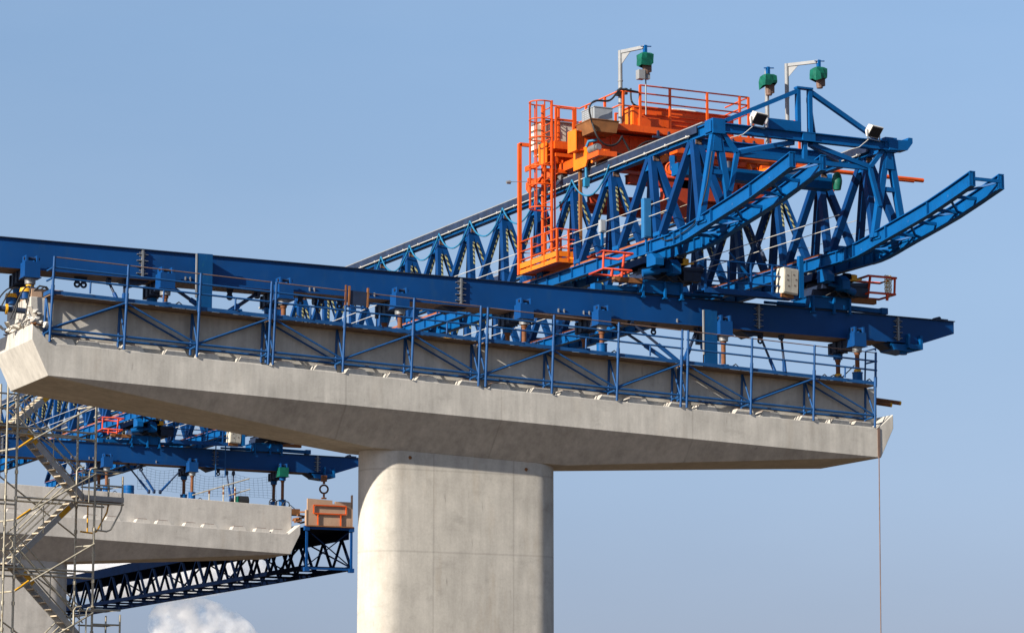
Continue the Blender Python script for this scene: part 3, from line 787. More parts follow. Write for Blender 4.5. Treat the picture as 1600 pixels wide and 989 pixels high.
sad1 = make_saddle(U1, -1, "blue roller saddle with red guard frame, near the orange basket")
sad2 = make_saddle(U2, 1, "blue roller saddle with red guard frame and golden chain, beside the cream cabinet")
clone(sad1, G2, "far roller saddle with red guard frame, seen right of the scaffold")
clone(sad2, G2, "far roller saddle at the right end of the far girder, below the near soffit")

def chain_links(mb, p, n, dz, r, rr):
    for i in range(n):
        mb.torus((p[0], p[1], p[2] - i * dz), r, rr, (1, 0, 0) if i % 2 else (0, 1, 0), 10, 5)
    return mb
ch = MB()
for dx in (-0.09, 0.0, 0.1):
    chain_links(ch, (dx, 0.05 * dx, 0), 8, 0.07, 0.045, 0.016)
ch.torus((0, 0, -0.62), 0.08, 0.022, (0, 1, 0), 14, 6)
solo("chain_sling", ch, 'brass', "bundle of golden lifting chain hanging from the right saddle's red guard frame", "chain", (15.45, -2.0, 18.5))

def cabinet(off, label):
    root = thing("control_cabinet", label, "cabinet", Vector((11.33, -2.3, 17.55)) + Vector(off), (0, R(3), R(8)))
    part("body", MB().box(-0.3, 0.32, -0.18, 0.22, 0, 0.86), 'cream', root, bevel=0.015)
    part("door", MB().box(-0.27, -0.0, -0.205, -0.182, 0.05, 0.8), 'cream', root)
    part("door", MB().box(0.02, 0.29, -0.205, -0.182, 0.05, 0.8), 'cream', root)
    s = MB()
    for x, z in ((-.15, .6), (-.15, .45), (.1, .65), (.2, .5), (-.1, .25), (.15, .3)):
        s.box(x - .025, x + .025, -0.212, -0.207, z - .02, z + .02)
    part("switch_row", s, 'brown', root)
    part("bracket", MB().box(-0.3, 0.3, -0.1, 0.15, -0.12, -0.004), 'timber', root)
    return root
cabinet((0, 0, 0), "cream control cabinet tilted beside the right saddle on the near girder")
cabinet(G2, "far cream control cabinet seen just below the near pier's soffit")

# service platform on the beam between the saddles
def service(off, label):
    root = thing("service_platform", label, "platform", Vector((8.2, -2.35, 17.50)) + Vector(off))
    part("floor", MB().box(0, 3.6, 0, 0.75, -0.02, 0.05).box(0, 3.6, -0.02, 0.0, -0.1, 0.08), 'beam', root)
    for x in (0.05, 0.9, 1.75, 2.55, 3.5):
        part("post", MB().box(x - .03, x + .03, -0.03, 0.03, 0.05, 1.0), 'beam', root)
    for z in (0.98, 0.62, 0.3):
        part("rail", MB().tube([(0.05, 0, z), (3.5, 0, z)], 0.024), 'beam', root)
    part("tall_post", MB().box(3.52, 3.68, -0.12, 0.04, -0.05, 1.35), 'blue', root)
    part("brace", MB().bar((1.0, 0.1, 1.3), (1.75, 0.05, 0.5), 0.06, 0.06), 'blue', root)
    return root
service((0, 0, 0), "dark blue railed service platform on the near girder between both saddles")
service(G2, "far blue railed service platform on the far girder under the near soffit")

# ------------------------------------------------------------------ festoon cable along the left truss
fc = MB()
pts_v = [0.75 + 2.75 * i for i in range(0, 9)]
for i in range(len(pts_v) - 1):
    a, b = pts_v[i], pts_v[i + 1]
    seg = []
    for k in range(15):
        t = k / 14
        seg.append((0, a + (b - a) * t, -0.78 * (4 * t * (1 - t)) ** 0.9 + random.uniform(-.01, .01)))
    fc.tube(seg, 0.03, 6)
solo("festoon_cable", fc, 'cyan', "pale blue festoon cable hanging in loops along the left truss", "cable", (U1 - 0.30, 0.6, 22.15))
fp = MB().tube([(0, 0, -0.5), (0, 0, 0.9), (0.04, -0.1, 1.1), (0.3, -0.25, 1.15)], 0.055).box(-0.09, 0.09, -0.08, 0.08, -0.45, -0.15)
solo("cable_guide_post", fp, 'cyan', "pale blue cable guide post rising from the left truss below the grey generator", "post", (U1 - 0.34, 2.95, 22.15))

def truss_box(loc, size, mat_, label, nm="junction_box"):
    root = thing(nm, label, "box", loc)
    w, d, h = size
    part("body", MB().box(0, w, 0, d, 0, h), mat_, root, bevel=0.01)
    part("door", MB().box(0.03, w - .03, -0.018, -0.003, 0.05, h - .05), mat_, root)
    part("bracket", MB().bar((w / 2, d * .5, -0.45), (w / 2, d * .5, -0.003), 0.08, 0.08), 'blue', root)
    return root
M['paleblue'] = paint("pale_blue_box_paint", (0.016, 0.11, 0.26), 0.45, 0.1, (0.02, 0.1, 0.2), 0.3, 3.0)
truss_box((6.22, -1.95, 19.1), (0.28, 0.2, 1.3), 'paleblue', "tall pale blue box standing by the near truss's posts above the red guard frame")
truss_box((6.18, 1.0, 19.78), (0.2, 0.16, 0.42), 'grey', "small grey box on the near truss beside the orange basket")
solo("nose_cable", MB().tube([(0, 2.3, .36), (0, 1.9, .2), (0, 1.4, .18), (0, 0.6, .3), (0, 0.1, .42), (0, -0.3, .75), (.1, -0.6, 1.6), (.2, -0.75, 2.6)], 0.022, 6), 'black', "dark cable draped over the upturned nose of the truss with the basket", "cable", (6.40, -5.0, 18.62))
tc_ = MB()
for k in range(10):
    tc_.torus((0, -k * .12, -k * .125), 0.06, 0.018, (1, 0, 0) if k % 2 else (0, 1, 1), 10, 5)
tc_.cyl((0, -1.15, -1.2), (0, -1.35, -1.5), .07)
solo("hanging_chain", tc_, 'dark', "dark slack chain hanging between the posts of the truss behind the service platform", "chain", (12.75, 2.8, 20.9))

# ------------------------------------------------------------------ orange winch trolley
def make_trolley():
    root = thing("winch_trolley", "orange winch trolley with railings riding on top of both near trusses", "trolley", (6.4, 3.2, 22.4))
    o = Vector((-6.4, -3.2, -22.4))
    def P(x, y, z): return (x - 6.4, y - 3.2, z - 22.4)
    def B(m, x0, x1, y0, y1, z0, z1): return m.box(x0 - 6.4, x1 - 6.4, y0 - 3.2, y1 - 3.2, z0 - 22.4, z1 - 22.4)
    # two main beams across the trusses
    for y0, x1, nm in ((2.95, 16.5, 'main_beam'), (5.2, 14.6, 'main_beam')):
        m = MB()
        m.prism([(6.36 - 6.4, 22.98 - 22.4), (15.6 - 6.4, 22.98 - 22.4), (x1 - 6.4, 23.3 - 22.4), (x1 - 6.4, 23.58 - 22.4), (6.36 - 6.4, 23.58 - 22.4)] if y0 < 4 else
                [(6.3 - 6.4, 22.98 - 22.4), (x1 - 6.4, 22.98 - 22.4), (x1 - 6.4, 23.5 - 22.4), (6.3 - 6.4, 23.5 - 22.4)], 'y', y0 - 3.2 + 0.04, y0 - 3.2 + 0.46)
        B(m, 6.28, x1 - .8, y0 - 0.02, y0 + 0.52, 23.582, 23.62); B(m, 6.28, 15.6, y0 - 0.02, y0 + 0.52, 22.94, 22.978)
        for k in range(12):
            xx = 6.9 + k * 0.72
            B(m, xx, xx + 0.03, y0 - 0.01, y0 + 0.038, 22.985, 23.575)
        part(nm, m, 'orange', root)
        part("end_plate", B(MB(), 6.24, 6.278, y0 - 0.06, y0 + 0.56, 22.92, 23.66), 'yorange', root)
    for u in (U1, U2):
        m = MB()
        B(m, u - 0.22, u + 0.22, 2.3, 6.5, 22.62, 22.92)
        part("end_carriage", m, 'orange', root)
        for v in (2.6, 3.3, 5.4, 6.2):
            part("wheel", MB().cyl(P(u - 0.12, v, 22.56), P(u + 0.12, v, 22.56), 0.16, n=18), 'steel', root)
        m = MB().prism([(2.85 - 3.2, -0.02), (3.75 - 3.2, -0.02), (3.75 - 3.2, 0.66), (2.85 - 3.2, 0.66), (2.72 - 3.2, 0.5), (2.72 - 3.2, 0.2)], 'x', u - 0.42 - 6.4, u - 0.36 - 6.4)
        part("bogie_plate", m, 'yorange', root)
        for v in (2.0, 2.25, 5.7):
            part("rail_clamp", B(MB(), u - 0.3, u + 0.3, v, v + 0.12, 22.5, 22.75), 'yorange', root)
        part("wheel_guard", B(MB(), u - 0.34, u - 0.26, 1.6, 2.6, 22.45, 22.72), 'yorange', root)
    # drive motor near the left bogie
    part("drive_motor", MB().cyl(P(6.55, 1.9, 22.85), P(6.55, 2.4, 22.85), 0.14).cyl(P(6.55, 1.8, 22.85), P(6.55, 1.9, 22.85), 0.1), 'steel', root)
    part("motor_mount", B(MB(), 6.4, 7.1, 1.55, 2.4, 22.5, 22.68), 'orange', root)
    m = MB()
    for xx in (8.2, 9.7, 11.2, 12.2):
        B(m, xx, xx + 0.12, 3.45, 5.2, 23.1, 23.5)
    part("cross_tie", m, 'red', root)
    # diagonals under the main beam
    m = MB().bar(P(9.3, 2.8, 23.2), P(8.6, 1.9, 22.5), 0.25, 0.25).bar(P(9.6, 2.7, 23.0), P(9.0, 2.4, 22.55), 0.2, 0.2)
    part("knee_bracket", m, 'yorange', root)
    # hoist housing on the upper deck
    m = B(MB(), 8.55, 12.5, 3.05, 3.85, 23.98, 24.70)
    B(m, 8.5, 12.55, 3.0, 3.9, 24.702, 24.74); B(m, 8.5, 12.55, 3.0, 3.9, 23.94, 23.978)
    part("hoist_housing", m, 'orange', root)
    m = B(MB(), 8.52, 8.546, 3.1, 3.8, 24.03, 24.66)
    part("end_plate", m, 'yorange', root)
    m = MB()
    for zz in (24.15, 24.3, 24.45):
        B(m, 8.9, 12.3, 3.0, 3.04, zz, zz + 0.035)
    B(m, 8.7, 9.9, 2.9, 3.04, 23.98, 24.3)
    part("louvre_panel", m, 'orange', root)
    part("upper_deck", B(B(MB(), 7.55, 13.2, 2.3, 5.7, 23.72, 23.78), 7.5, 13.25, 2.24, 2.3, 23.62, 23.84), 'orange', root)
    m = MB()
    for k in range(10):
        xx = 9.0 + 0.42 * k
        B(m, xx, xx + 0.06, 2.15, 2.24, 23.5, 23.72)
    B(m, 8.8, 13.0, 2.12, 2.2, 23.45, 23.52)
    part("cable_tray", m, 'dark', root)
    part("tarpaulin", MB().tube([P(10.2, 3.3, 24.78), P(10.7, 3.4, 24.84), P(11.2, 3.35, 24.8), P(11.6, 3.4, 24.79)], 0.06), 'white', root)
    # railings
    def rail(name, pts, zs, post_at, r=0.028, pr=0.036, base=None):
        for z in zs:
            part(name, MB().tube([P(x, y, z) for x, y in pts], r, 6), 'orange', root)
        for x, y in post_at:
            part("rail_post", MB().bar(P(x, y, base if base else zs[-1] - 0.6), P(x, y, zs[0] + 0.01), pr * 2, pr * 2), 'orange', root)
    rail("top_railing", [(8.62, 2.7), (12.9, 2.7), (12.95, 4.4)], (25.38, 25.10, 24.80), [(8.62, 2.7), (9.78, 2.7), (11.25, 2.7), (12.55, 2.7), (12.9, 2.7)], base=23.78)
    rail("back_railing", [(9.2, 5.6), (13.1, 5.6)], (25.05, 24.75), [(9.2, 5.6), (10.9, 5.6), (12.9, 5.6)], base=23.78)
    rail("side_railing", [(8.5, 2.3), (7.62, 2.3), (7.62, 5.3), (6.55, 5.3)], (25.0, 24.5), [(8.4, 2.3), (7.75, 2.3), (7.62, 3.4), (7.62, 4.8), (7.45, 5.3), (6.8, 5.3)], base=23.78)
    rail("right_railing", [(13.6, 3.6), (14.6, 3.6), (14.9, 2.5)], (24.75, 24.4), [(13.6, 3.6), (14.3, 3.6), (14.9, 2.6)], base=23.6)
    # small left platform in front of the pale cabinet
    m = B(MB(), 6.4, 7.3, 4.7, 4.75, 23.35, 23.62); B(m, 6.35, 6.4, 4.7, 5.3, 23.35, 23.62); B(m, 6.4, 7.3, 4.75, 5.5, 23.33, 23.38)
    B(m, 6.4, 7.3, 4.72, 4.8, 23.08, 23.2)
    part("side_platform", m, 'orange', root)
    rail("platform_rail", [(6.4, 4.75), (7.1, 4.75)], (24.8, 24.4), [(6.42, 4.75), (7.1, 4.75)], base=23.5)
    m = MB().prism([(4.85 - 3.2, 22.35 - 22.4), (6.1 - 3.2, 22.35 - 22.4), (6.1 - 3.2, 22.1 - 22.4), (5.9 - 3.2, 21.95 - 22.4), (5.75 - 3.2, 22.12 - 22.4), (5.2 - 3.2, 22.18 - 22.4)], 'x', 5.92 - 6.4, 6.0 - 6.4)
    m.bar(P(5.9, 5.9, 22.4), P(7.0, 5.9, 22.4), 0.1, 0.16).bar(P(5.96, 5.2, 22.85), P(5.96, 6.2, 22.85), 0.06, 0.18)
    m.bar(P(6.0, 4.9, 22.6), P(6.9, 4.9, 22.6), 0.08, 0.12)
    part("ladder_bracket", m, 'orange', root)
    part("warning_ball", MB().tube([P(5.95, 5.8, 22.35), P(5.2, 6.0, 22.3)], 0.012, 5).cyl(P(5.27, 6.0, 22.3), P(5.13, 6.0, 22.28), 0.07, 0.05, 10), 'steel', root)
    # caged ladder down to the basket
    lu, lv0, lv1 = 6.30, 4.85, 5.55
    for v in (lv0, lv1):
        part("ladder_stile", MB().bar(P(lu, v, 19.3), P(lu, v, 25.05), 0.11, 0.06, (1, 0, 0)), 'orange', root)
        part("ladder_stile", MB().bar(P(lu + 0.12, v, 19.3), P(lu + 0.12, v, 23.2), 0.05, 0.05, (1, 0, 0)), 'redrail', root)
    for k in range(20):
        z = 19.6 + 0.275 * k
        part("rung", MB().tube([P(lu, lv0, z), P(lu, lv1, z)], 0.018, 6), 'orange', root)
    for k, z in enumerate((25.02, 24.4, 23.75, 22.75, 22.1, 21.3)):
        arc = [(lu, lv1)] + [(lu - 0.28 - 0.36 * math.sin(math.pi * t / 10), (lv0 + lv1) / 2 + 0.38 * math.cos(math.pi * t / 10)) for t in range(11)] + [(lu, lv0)]
        part("cage_hoop", MB().tube([P(x, y, z) for x, y in arc], 0.026, 6), 'orange', root)
    for t in (0, 2.5, 5, 7.5, 10):
        x, y = lu - 0.28 - 0.36 * math.sin(math.pi * t / 10), (lv0 + lv1) / 2 + 0.38 * math.cos(math.pi * t / 10)
        part("cage_bar", MB().bar(P(x, y, 21.3), P(x, y, 25.02), 0.045, 0.02), 'orange', root)
    # hanging basket
    bx0, bx1, by0, by1, bzz = 5.85, 6.72, 3.55, 6.45, 19.2
    m = B(MB(), bx0, bx1, by0, by1, bzz, bzz + 0.05)
    part("basket_floor", m, 'orange', root)
    m = MB()
    for a in ((bx0 - .02, bx0 + .02, by0, by1), (bx1 - .02, bx1 + .02, by0, by1)):
        B(m, a[0], a[1], a[2], a[3], bzz - 0.04, bzz + 0.10); B(m, a[0], a[1], a[2], a[3], bzz + 0.16, bzz + 0.34)
    for y in (by0, by1):
        B(m, bx0, bx1, y - .02, y + .02, bzz - 0.04, bzz + 0.10); B(m, bx0, bx1, y - .021, y + .021, bzz + 0.16, bzz + 0.34)
    part("kick_plate", m, 'yorange', root)
    for (x, y) in ((bx0, by0), (bx0, 4.5), (bx0, 5.5), (bx1, by0), (bx1, 5.0), (bx1, by1), (bx0 + .43, by0)):
        part("basket_post", MB().bar(P(x, y, bzz), P(x, y, bzz + 1.12), 0.06, 0.06), 'orange', root)
    for z in (1.1, 0.75, 0.45):
        part("basket_rail", MB().tube([P(bx0, by0, bzz + z), P(bx0, by1, bzz + z), P(bx1, by1, bzz + z), P(bx1, by0, bzz + z)], 0.026, 6), 'orange', root)
        part("basket_rail", MB().tube([P(bx0, by0, bzz + z), P(bx1, by0, bzz + z)], 0.024, 6), 'redrail', root)
    m = MB().bar(P(bx0, by1, bzz - .04), P(bx0, by1, 23.8), 0.12, 0.12).bar(P(bx0, by1, 23.78), P(7.0, by1, 23.78), 0.12, 0.12)
    part("hanger_frame", m, 'orange', root)
    part("hanger_frame", MB().bar(P(bx1 + .02, by0, bzz - .04), P(bx1 + .02, by0, 22.95), 0.1, 0.1), 'timber', root)
    # under-slung dark red frames between the trusses
    for y, z in ((1.4, 21.78), (4.2, 21.60), (6.3, 21.75)):
        m = B(B(MB(), 7.5, 13.0, y, y + 0.32, z - 0.16, z + 0.12), 7.5, 13.0, y - 0.06, y + 0.38, z + 0.122, z + 0.16)
        part("lower_beam", m, 'red', root)
    m = B(MB(), 9.5, 11.0, 1.6, 4.4, 21.2, 21.6); B(m, 10.2, 11.6, 1.3, 1.6, 21.25, 21.95); B(m, 9.2, 9.8, 1.4, 2.4, 20.6, 22.5); B(m, 11.7, 12.6, 1.2, 2.2, 21.3, 22.0)
    part("lifting_frame", m, 'red', root)
    for x, y in ((9.5, 2.0), (10.6, 3.0), (11.8, 2.2)):
        part("suspension_rod", MB().cyl(P(x, y, 21.0), P(x, y, 22.9), 0.12), 'dark', root)
    m = MB().bar(P(8.9, 0.9, 22.9), P(13.2, 1.1, 22.98), 0.5, 0.5)
    part("front_beam", m, 'orange', root)
    part("boom_tube", MB().tube([P(13.0, 3.0, 23.15), P(20.3, 3.0, 23.15)], 0.075, 10).tube([P(19.2, 3.0, 23.09), P(19.9, 3.0, 23.09)], 0.06, 8), 'orange', root)
    return root
make_trolley()

def pulley(loc, label):
    root = thing("rope_pulley", label, "pulley", loc)
    part("sheave", MB().cyl((-0.05, 0, 0), (0.05, 0, 0), 0.20, n=28).torus((-0.05, 0, 0), 0.20, 0.03, (1, 0, 0), 28, 6).torus((0.05, 0, 0), 0.20, 0.03, (1, 0, 0), 28, 6), 'orange', root)
    part("hanger", MB().box(-0.12, -0.085, -0.08, 0.08, -0.08, 0.42).box(0.085, 0.12, -0.08, 0.08, -0.08, 0.42), 'blue', root)
    part("axle", MB().cyl((-0.2, 0, 0), (0.18, 0, 0), 0.045), 'steel', root)
    return root
for loc, rz, lab in (((8.62, 0.5, 22.05), R(66), "orange rope pulley hanging beside the left truss's top chord"),
                     ((14.85, 0.6, 22.0), R(66), "orange rope pulley hanging beside the right truss's top chord")):
    p = pulley(loc, lab); p.rotation_euler = (0, 0, rz)
def bag(loc, sx, sz, label):
    m = MB()
    n, k = 10, 6
    rings = []
    for i in range(k + 1):
        t = i / k
        rr = sx * (0.25 + 0.75 * math.sin(math.pi * min(t * 0.62 + 0.16, 1)) ) * (1 if i else 0.5)
        rings.append([(rr * math.cos(2 * math.pi * q / n) * (1 + random.uniform(-.12, .12)), rr * math.sin(2 * math.pi * q / n) * (1 + random.uniform(-.12, .12)), -sz * t) for q in range(n)])
    vs = [v for r_ in rings for v in r_]
    m.add(vs, [(i * n + q, i * n + (q + 1) % n, (i + 1) * n + (q + 1) % n, (i + 1) * n + q) for i in range(k) for q in range(n)], True)
    m.add(rings[0], [tuple(range(n))]); m.add(rings[-1], [tuple(range(n))])
    return solo("covered_hoist", m, 'green', label, "hoist cover", loc)
bag((8.15, -2.8, 21.9), 0.17, 0.5, "green tarpaulin bag wrapped under the left truss's top chord")
bag((13.15, -2.6, 21.75), 0.17, 0.6, "green tarpaulin bag tied behind the right truss's end post")

# pale equipment cabinet and grey generator riding on the trolley
def big_cab():
    root = thing("equipment_cabinet", "pale grey equipment cabinet on the trolley behind the ladder cage", "cabinet", (6.45, 5.75, 23.40))
    part("body", MB().box(0, 1.55, 0, 0.8, 0.0, 1.12), 'cream', root)
    part("roof", MB().box(-0.05, 1.6, -0.06, 0.86, 1.122, 1.16), 'brown', root)
    part("door", MB().box(0.25, 0.85, -0.025, -0.004, 0.25, 1.02), 'cream', root)
    part("handle", MB().box(0.55, 0.6, -0.06, -0.027, 0.6, 0.85), 'black', root)
    m = MB()
    for z in (0.15, 0.38, 0.6, 0.85):
        m.prism([(0.1, z), (0.7, z), (0.7, z + 0.16), (0.1, z + 0.16)], 'x', -0.22, -0.004)
    part("insulator_row", m, 'white', root)
    return root
big_cab()
def low_cab():
    root = thing("equipment_box", "low pale grey box slung under the trolley's left platform", "box", (6.7, 5.4, 22.72))
    part("body", MB().box(0, 1.0, 0, 0.4, 0.0, 0.32), 'cream', root)
    part("lid", MB().box(-0.03, 1.03, -0.03, 0.43, 0.322, 0.35), 'brown', root)
    return root
low_cab()
def generator():
    root = thing("generator", "grey generator box with side vent sitting in the brown tray on the trolley", "generator", (6.55, 2.15, 23.88))
    part("body", MB().box(0.02, 0.72, 0.02, 0.95, 0, 0.42), 'grey', root, bevel=0.01)
    part("lid", MB().box(0.0, 0.74, 0.0, 0.97, 0.422, 0.45), 'grey', root)
    m = MB().box(0.0, 0.018, 0.1, 0.9, 0.04, 0.4)
    m.mat(1)
    for i in range(5):
        for q in range(5):
            m.box(-0.012, -0.002, 0.14 + q * 0.14, 0.22 + q * 0.14, 0.07 + i * 0.066, 0.11 + i * 0.066)
    part("side_vent", m, ['pale', 'grey'], root)
    return root
generator()
tray = MB().prism([(0.03, 0.0), (0.85, 0.0), (0.95, 0.40), (-0.08, 0.40)], 'y', 0, 1.15).box(-0.10, 0.97, -0.02, 1.17, 0.402, 0.43)
solo("support_tray", tray, 'timber', "brown tapered tray under the grey generator on the trolley", "tray", (6.5, 2.05, 23.44))
bcab = MB()
for pts in ([(6.45, 2.1, 23.7), (6.3, 2.0, 24.2), (6.5, 1.95, 24.45), (7.1, 2.05, 24.55), (7.5, 2.15, 24.95), (7.75, 2.2, 25.02), (8.3, 2.25, 25.0)],
            [(6.4, 2.0, 23.7), (6.55, 1.9, 23.2), (6.9, 1.9, 22.95), (7.3, 1.95, 23.05), (7.55, 2.0, 23.35)],
            [(7.5, 2.0, 23.35), (7.8, 2.0, 22.9), (7.95, 2.0, 22.5)], [(7.0, 2.0, 22.75), (7.8, 2.0, 22.75), (8.5, 2.1, 23.25), (9.5, 2.1, 23.4), (10.4, 2.1, 23.65), (11.4, 2.1, 23.6)],
            [(8.2, 2.6, 25.2), (8.22, 2.6, 24.8), (8.3, 2.5, 24.6), (8.6, 2.5, 24.55)]):
    # smooth the polyline
    sm = []
    for i in range(len(pts) - 1):
        p0 = Vector(pts[max(i - 1, 0)]); p1 = Vector(pts[i]); p2 = Vector(pts[i + 1]); p3 = Vector(pts[min(i + 2, len(pts) - 1)])
        for k in range(6):
            t = k / 6
            sm.append(0.5 * ((2 * p1) + (p2 - p0) * t + (2 * p0 - 5 * p1 + 4 * p2 - p3) * t * t + (3 * p1 - p0 - 3 * p2 + p3) * t ** 3))
    sm.append(Vector(pts[-1]))
    bcab.tube([q - Vector((6.5, 2.0, 23.5)) for q in sm], 0.036, 6)
solo("power_cable", bcab, 'black', "loose black power cable looping round the grey generator on the trolley", "cable", (6.5, 2.0, 23.5))

# ------------------------------------------------------------------ masts with green-covered hoists
def mast(loc, h, arm, label, box=False, cable=0.0):
    root = thing("hoist_mast", label, "hoist mast", loc)
    part("pole", MB().tube([(0, 0, 0), (0, 0, h)], 0.075, 12).cyl((0, 0, h * 0.3), (0, 0, h * 0.3 + .06), 0.09).cyl((0, 0, h * .62), (0, 0, h * .62 + .05), 0.09), 'pale', root)
    a = Vector((arm[0], arm[1], 0.0)); d = a.normalized()
    part("arm", MB().bar((0, 0, h - 0.05), (a.x, a.y, h - 0.02), 0.09, 0.11), 'pale', root)
    m = MB()
    s = Vector((-d.y, d.x, 0)) * 0.012
    q = [Vector((0, 0, h - 0.1)), d * 0.42 + Vector((0, 0, h - 0.1)), Vector((0, 0, h - 0.55))]
    m.add([p - s for p in q] + [p + s for p in q], [(0, 1, 2), (5, 4, 3), (0, 3, 4, 1), (1, 4, 5, 2), (2, 5, 3, 0)])
    part("gusset", m, 'pale', root)
    hd = Vector((a.x, a.y, h))
    part("trolley_block", MB().box(hd.x - .05, hd.x + .05, hd.y - .07, hd.y + .07, h - 0.26, h + 0.03).cyl((hd.x - .16, hd.y, h - .02), (hd.x + .24, hd.y, h + .02), 0.02), 'blue', root)
    # tarpaulin hood: irregular tapered box
    cs = [(-1, -1), (-.3, -1.05), (.35, -.98), (1, -1), (1.04, 0), (1, 1), (0, 1.03), (-1, 1), (-1.03, 0)]
    def ring(z, k, j, dz=0.0):
        return [(hd.x + sx * k * 0.235 + random.uniform(-j, j), hd.y + sy * k * 0.22 + random.uniform(-j, j), z + (random.uniform(-dz, dz)) + (0.05 * sx if dz else 0)) for sx, sy in cs]
    r_ = [ring(h - 0.24, 0.6, .02), ring(h - 0.30, 0.92, .02), ring(h - 0.48, 1.02, .03), ring(h - 0.66, 1.0, .03, 0.07)]
    nn = len(cs)
    m = MB()
    m.add([p for x in r_ for p in x], [(i * nn + k, i * nn + (k + 1) % nn, (i + 1) * nn + (k + 1) % nn, (i + 1) * nn + k) for i in range(3) for k in range(nn)])
    m.add(r_[0], [tuple(range(nn))])
    part("green_cover", m, 'green', root)
    part("hoist_body", MB().cyl((hd.x + .03, hd.y, h - 0.98), (hd.x + .03, hd.y, h - 0.45), 0.11).box(hd.x - .05, hd.x + .2, hd.y - .1, hd.y + .1, h - 0.9, h - 0.6), 'brown', root)
    if box:
        part("switch_box", MB().box(hd.x - 0.3, hd.x - 0.06, hd.y - .12, hd.y + .12, h - 1.18, h - 0.86).box(hd.x, hd.x + .15, hd.y - .08, hd.y + .08, h - 1.15, h - 0.95), 'pale', root)
        part("load_line", MB().tube([(hd.x + .02, hd.y, h - 0.98), (hd.x + .02, hd.y, h - cable)], 0.025), 'steel', root)
        part("lamp_cluster", MB().cyl((-.12, -.1, h - 1.5), (.0, -.1, h - 1.4), 0.1).cyl((.12, -.12, h - 1.55), (.12, -.12, h - 1.35), 0.09).box(-.2, -.08, -.15, 0, h - 1.62, h - 1.45), 'black', root)
    return root
mast((8.12, 3.2, 23.78), 2.87, (0.48, -0.91), "pale mast rising from the trolley's left side, with green-covered hoist and grey box", True, 2.4)
mast((13.96, 3.2, 23.6), 2.95, (-0.20, -0.42), "pale mast right of the trolley railing with its green hoist seen end-on", False)
mast((14.78, 3.2, 23.6), 3.30, (0.80, -0.85), "rightmost pale mast, with green-covered hoist on an arm pointing right", False)

# ------------------------------------------------------------------ small things on the near pier
bd = thing("framed_board", "dark panel in rusty timber frame fixed on the walkway railing", "board", (-4.22, -3.06, zf(-4.2, 15.72)), (0, RY, 0))
part("panel", MB().box(-0.28, 0.28, 0.0, 0.03, 0.12, 0.55), 'dark', bd)
for x in (-0.32, 0.29):
    part("frame_post", MB().box(x, x + 0.05, -0.03, 0.05, 0.05, 0.68), 'timber', bd)
part("frame_post", MB().box(-0.42, -0.37, 0.0, 0.06, 0.08, 0.70), 'rust', bd)
part("lower_ledge", MB().box(-0.40, 0.33, -0.03, 0.05, 0.03, 0.08), 'beam', bd)

bk = thing("yellow_bucket", "small yellow bucket on the pier top behind the walkway railing", "bucket", (-0.75, -2.1, zf(-0.8, 15.16)))
part("body", MB().cyl((0, 0, 0), (0, 0, 0.22), 0.15, 0.17), 'yellow', bk)
part("rim", MB().torus((0, 0, 0.22), 0.17, 0.015, (0, 0, 1)), 'yellow', bk)

tb = MB().box(0, 0.95, 0, 1.9, 0, 0.24)
solo("packing_timber", tb, 'board', "brown packing timber block on the left end of the near pier wall", "timber block", (-14.12, -2.25, zf(-14.1, 15.165)))
# broken pale debris heaped on the bright end
def chunk(rng_, r):
    m = MB()
    pts = [Vector((rng_.uniform(-1, 1), rng_.uniform(-1, 1), rng_.uniform(-1, 1))).normalized() * r * rng_.uniform(.6, 1.1) for _ in range(11)]
    import bmesh
    bm = bmesh.new()
    for p in pts: bm.verts.new((p.x * rng_.uniform(.7, 1.5), p.y, p.z * .8))
    bmesh.ops.convex_hull(bm, input=bm.verts)
    bm.verts.ensure_lookup_table()
    loose = [v for v in bm.verts if not v.link_faces]
    bmesh.ops.delete(bm, geom=loose, context='VERTS')
    bm.verts.index_update()
    vs = [tuple(v.co) for v in bm.verts]; fs = [tuple(v.index for v in f.verts) for f in bm.faces]
    bm.free()
    return vs, fs
rg = random.Random(5)
rb = MB()
for k in range(105):
    t = rg.random()
    y = 0.05 + 3.0 * t; x = rg.uniform(-.16, .38)
    hmax = 0.16 + 0.34 * max(0, math.sin(2.2 * y + .3)) * rg.random() + .1 * rg.random()
    r = rg.choice((.05, .07, .09, .13, .17))
    vs, fs = chunk(rg, r)
    rb.mat(1 if rg.random() < .16 else 0)
    z = rg.uniform(0.02, hmax)
    rb.add([(a + x, b_ + y, c + z) for a, b_, c in vs], fs)
rb.mat(0)
for p, q in (((-.1, .2, .55), (.25, .5, .05)), ((.0, .6, .5), (.3, 1.0, .1)), ((-.15, 1.6, .4), (.3, 1.3, .2)), ((-.2, 2.2, .35), (.1, 2.6, .1))):
    rb.bar(p, q, .13, .03)
solo("rubble_heap", rb, ['white', 'timber'], "heap of broken pale debris and board scraps on the bright end of the near pier", "rubble", (-14.22, -2.95, zf(-14.2, 14.25)), kind="stuff")
def bar_thing(p, q, r, label, cap):
    p, q = Vector(p), Vector(q)
    root = thing("anchor_bar", label, "steel bar", p)
    q = q - p; d = q.normalized()
    part("bar", MB().cyl((0, 0, 0), q, r), 'rust' if cap == 'end' else 'dark', root)
    if cap == 'end':
        part("end_cap", MB().cyl(q + d * 0.002, q + d * 0.06, r * 1.02), 'yellow', root)
    else:
        for t in (.40, .60, .78):
            part("clamp", MB().cyl(q * t, q * (t + .04), r * 1.8), 'yellow', root)
    return root
bar_thing((-14.1, -1.9, 15.28), (-15.6, -1.7, 15.36), 0.085, "black anchor bar with yellow clamps sticking out of the near pier's left end", 'mid')
bar_thing((14.6, -1.5, 14.44), (16.02, -1.65, 14.32), 0.07, "longer rusty bar with yellow end sticking out of the near pier's right end", 'end')
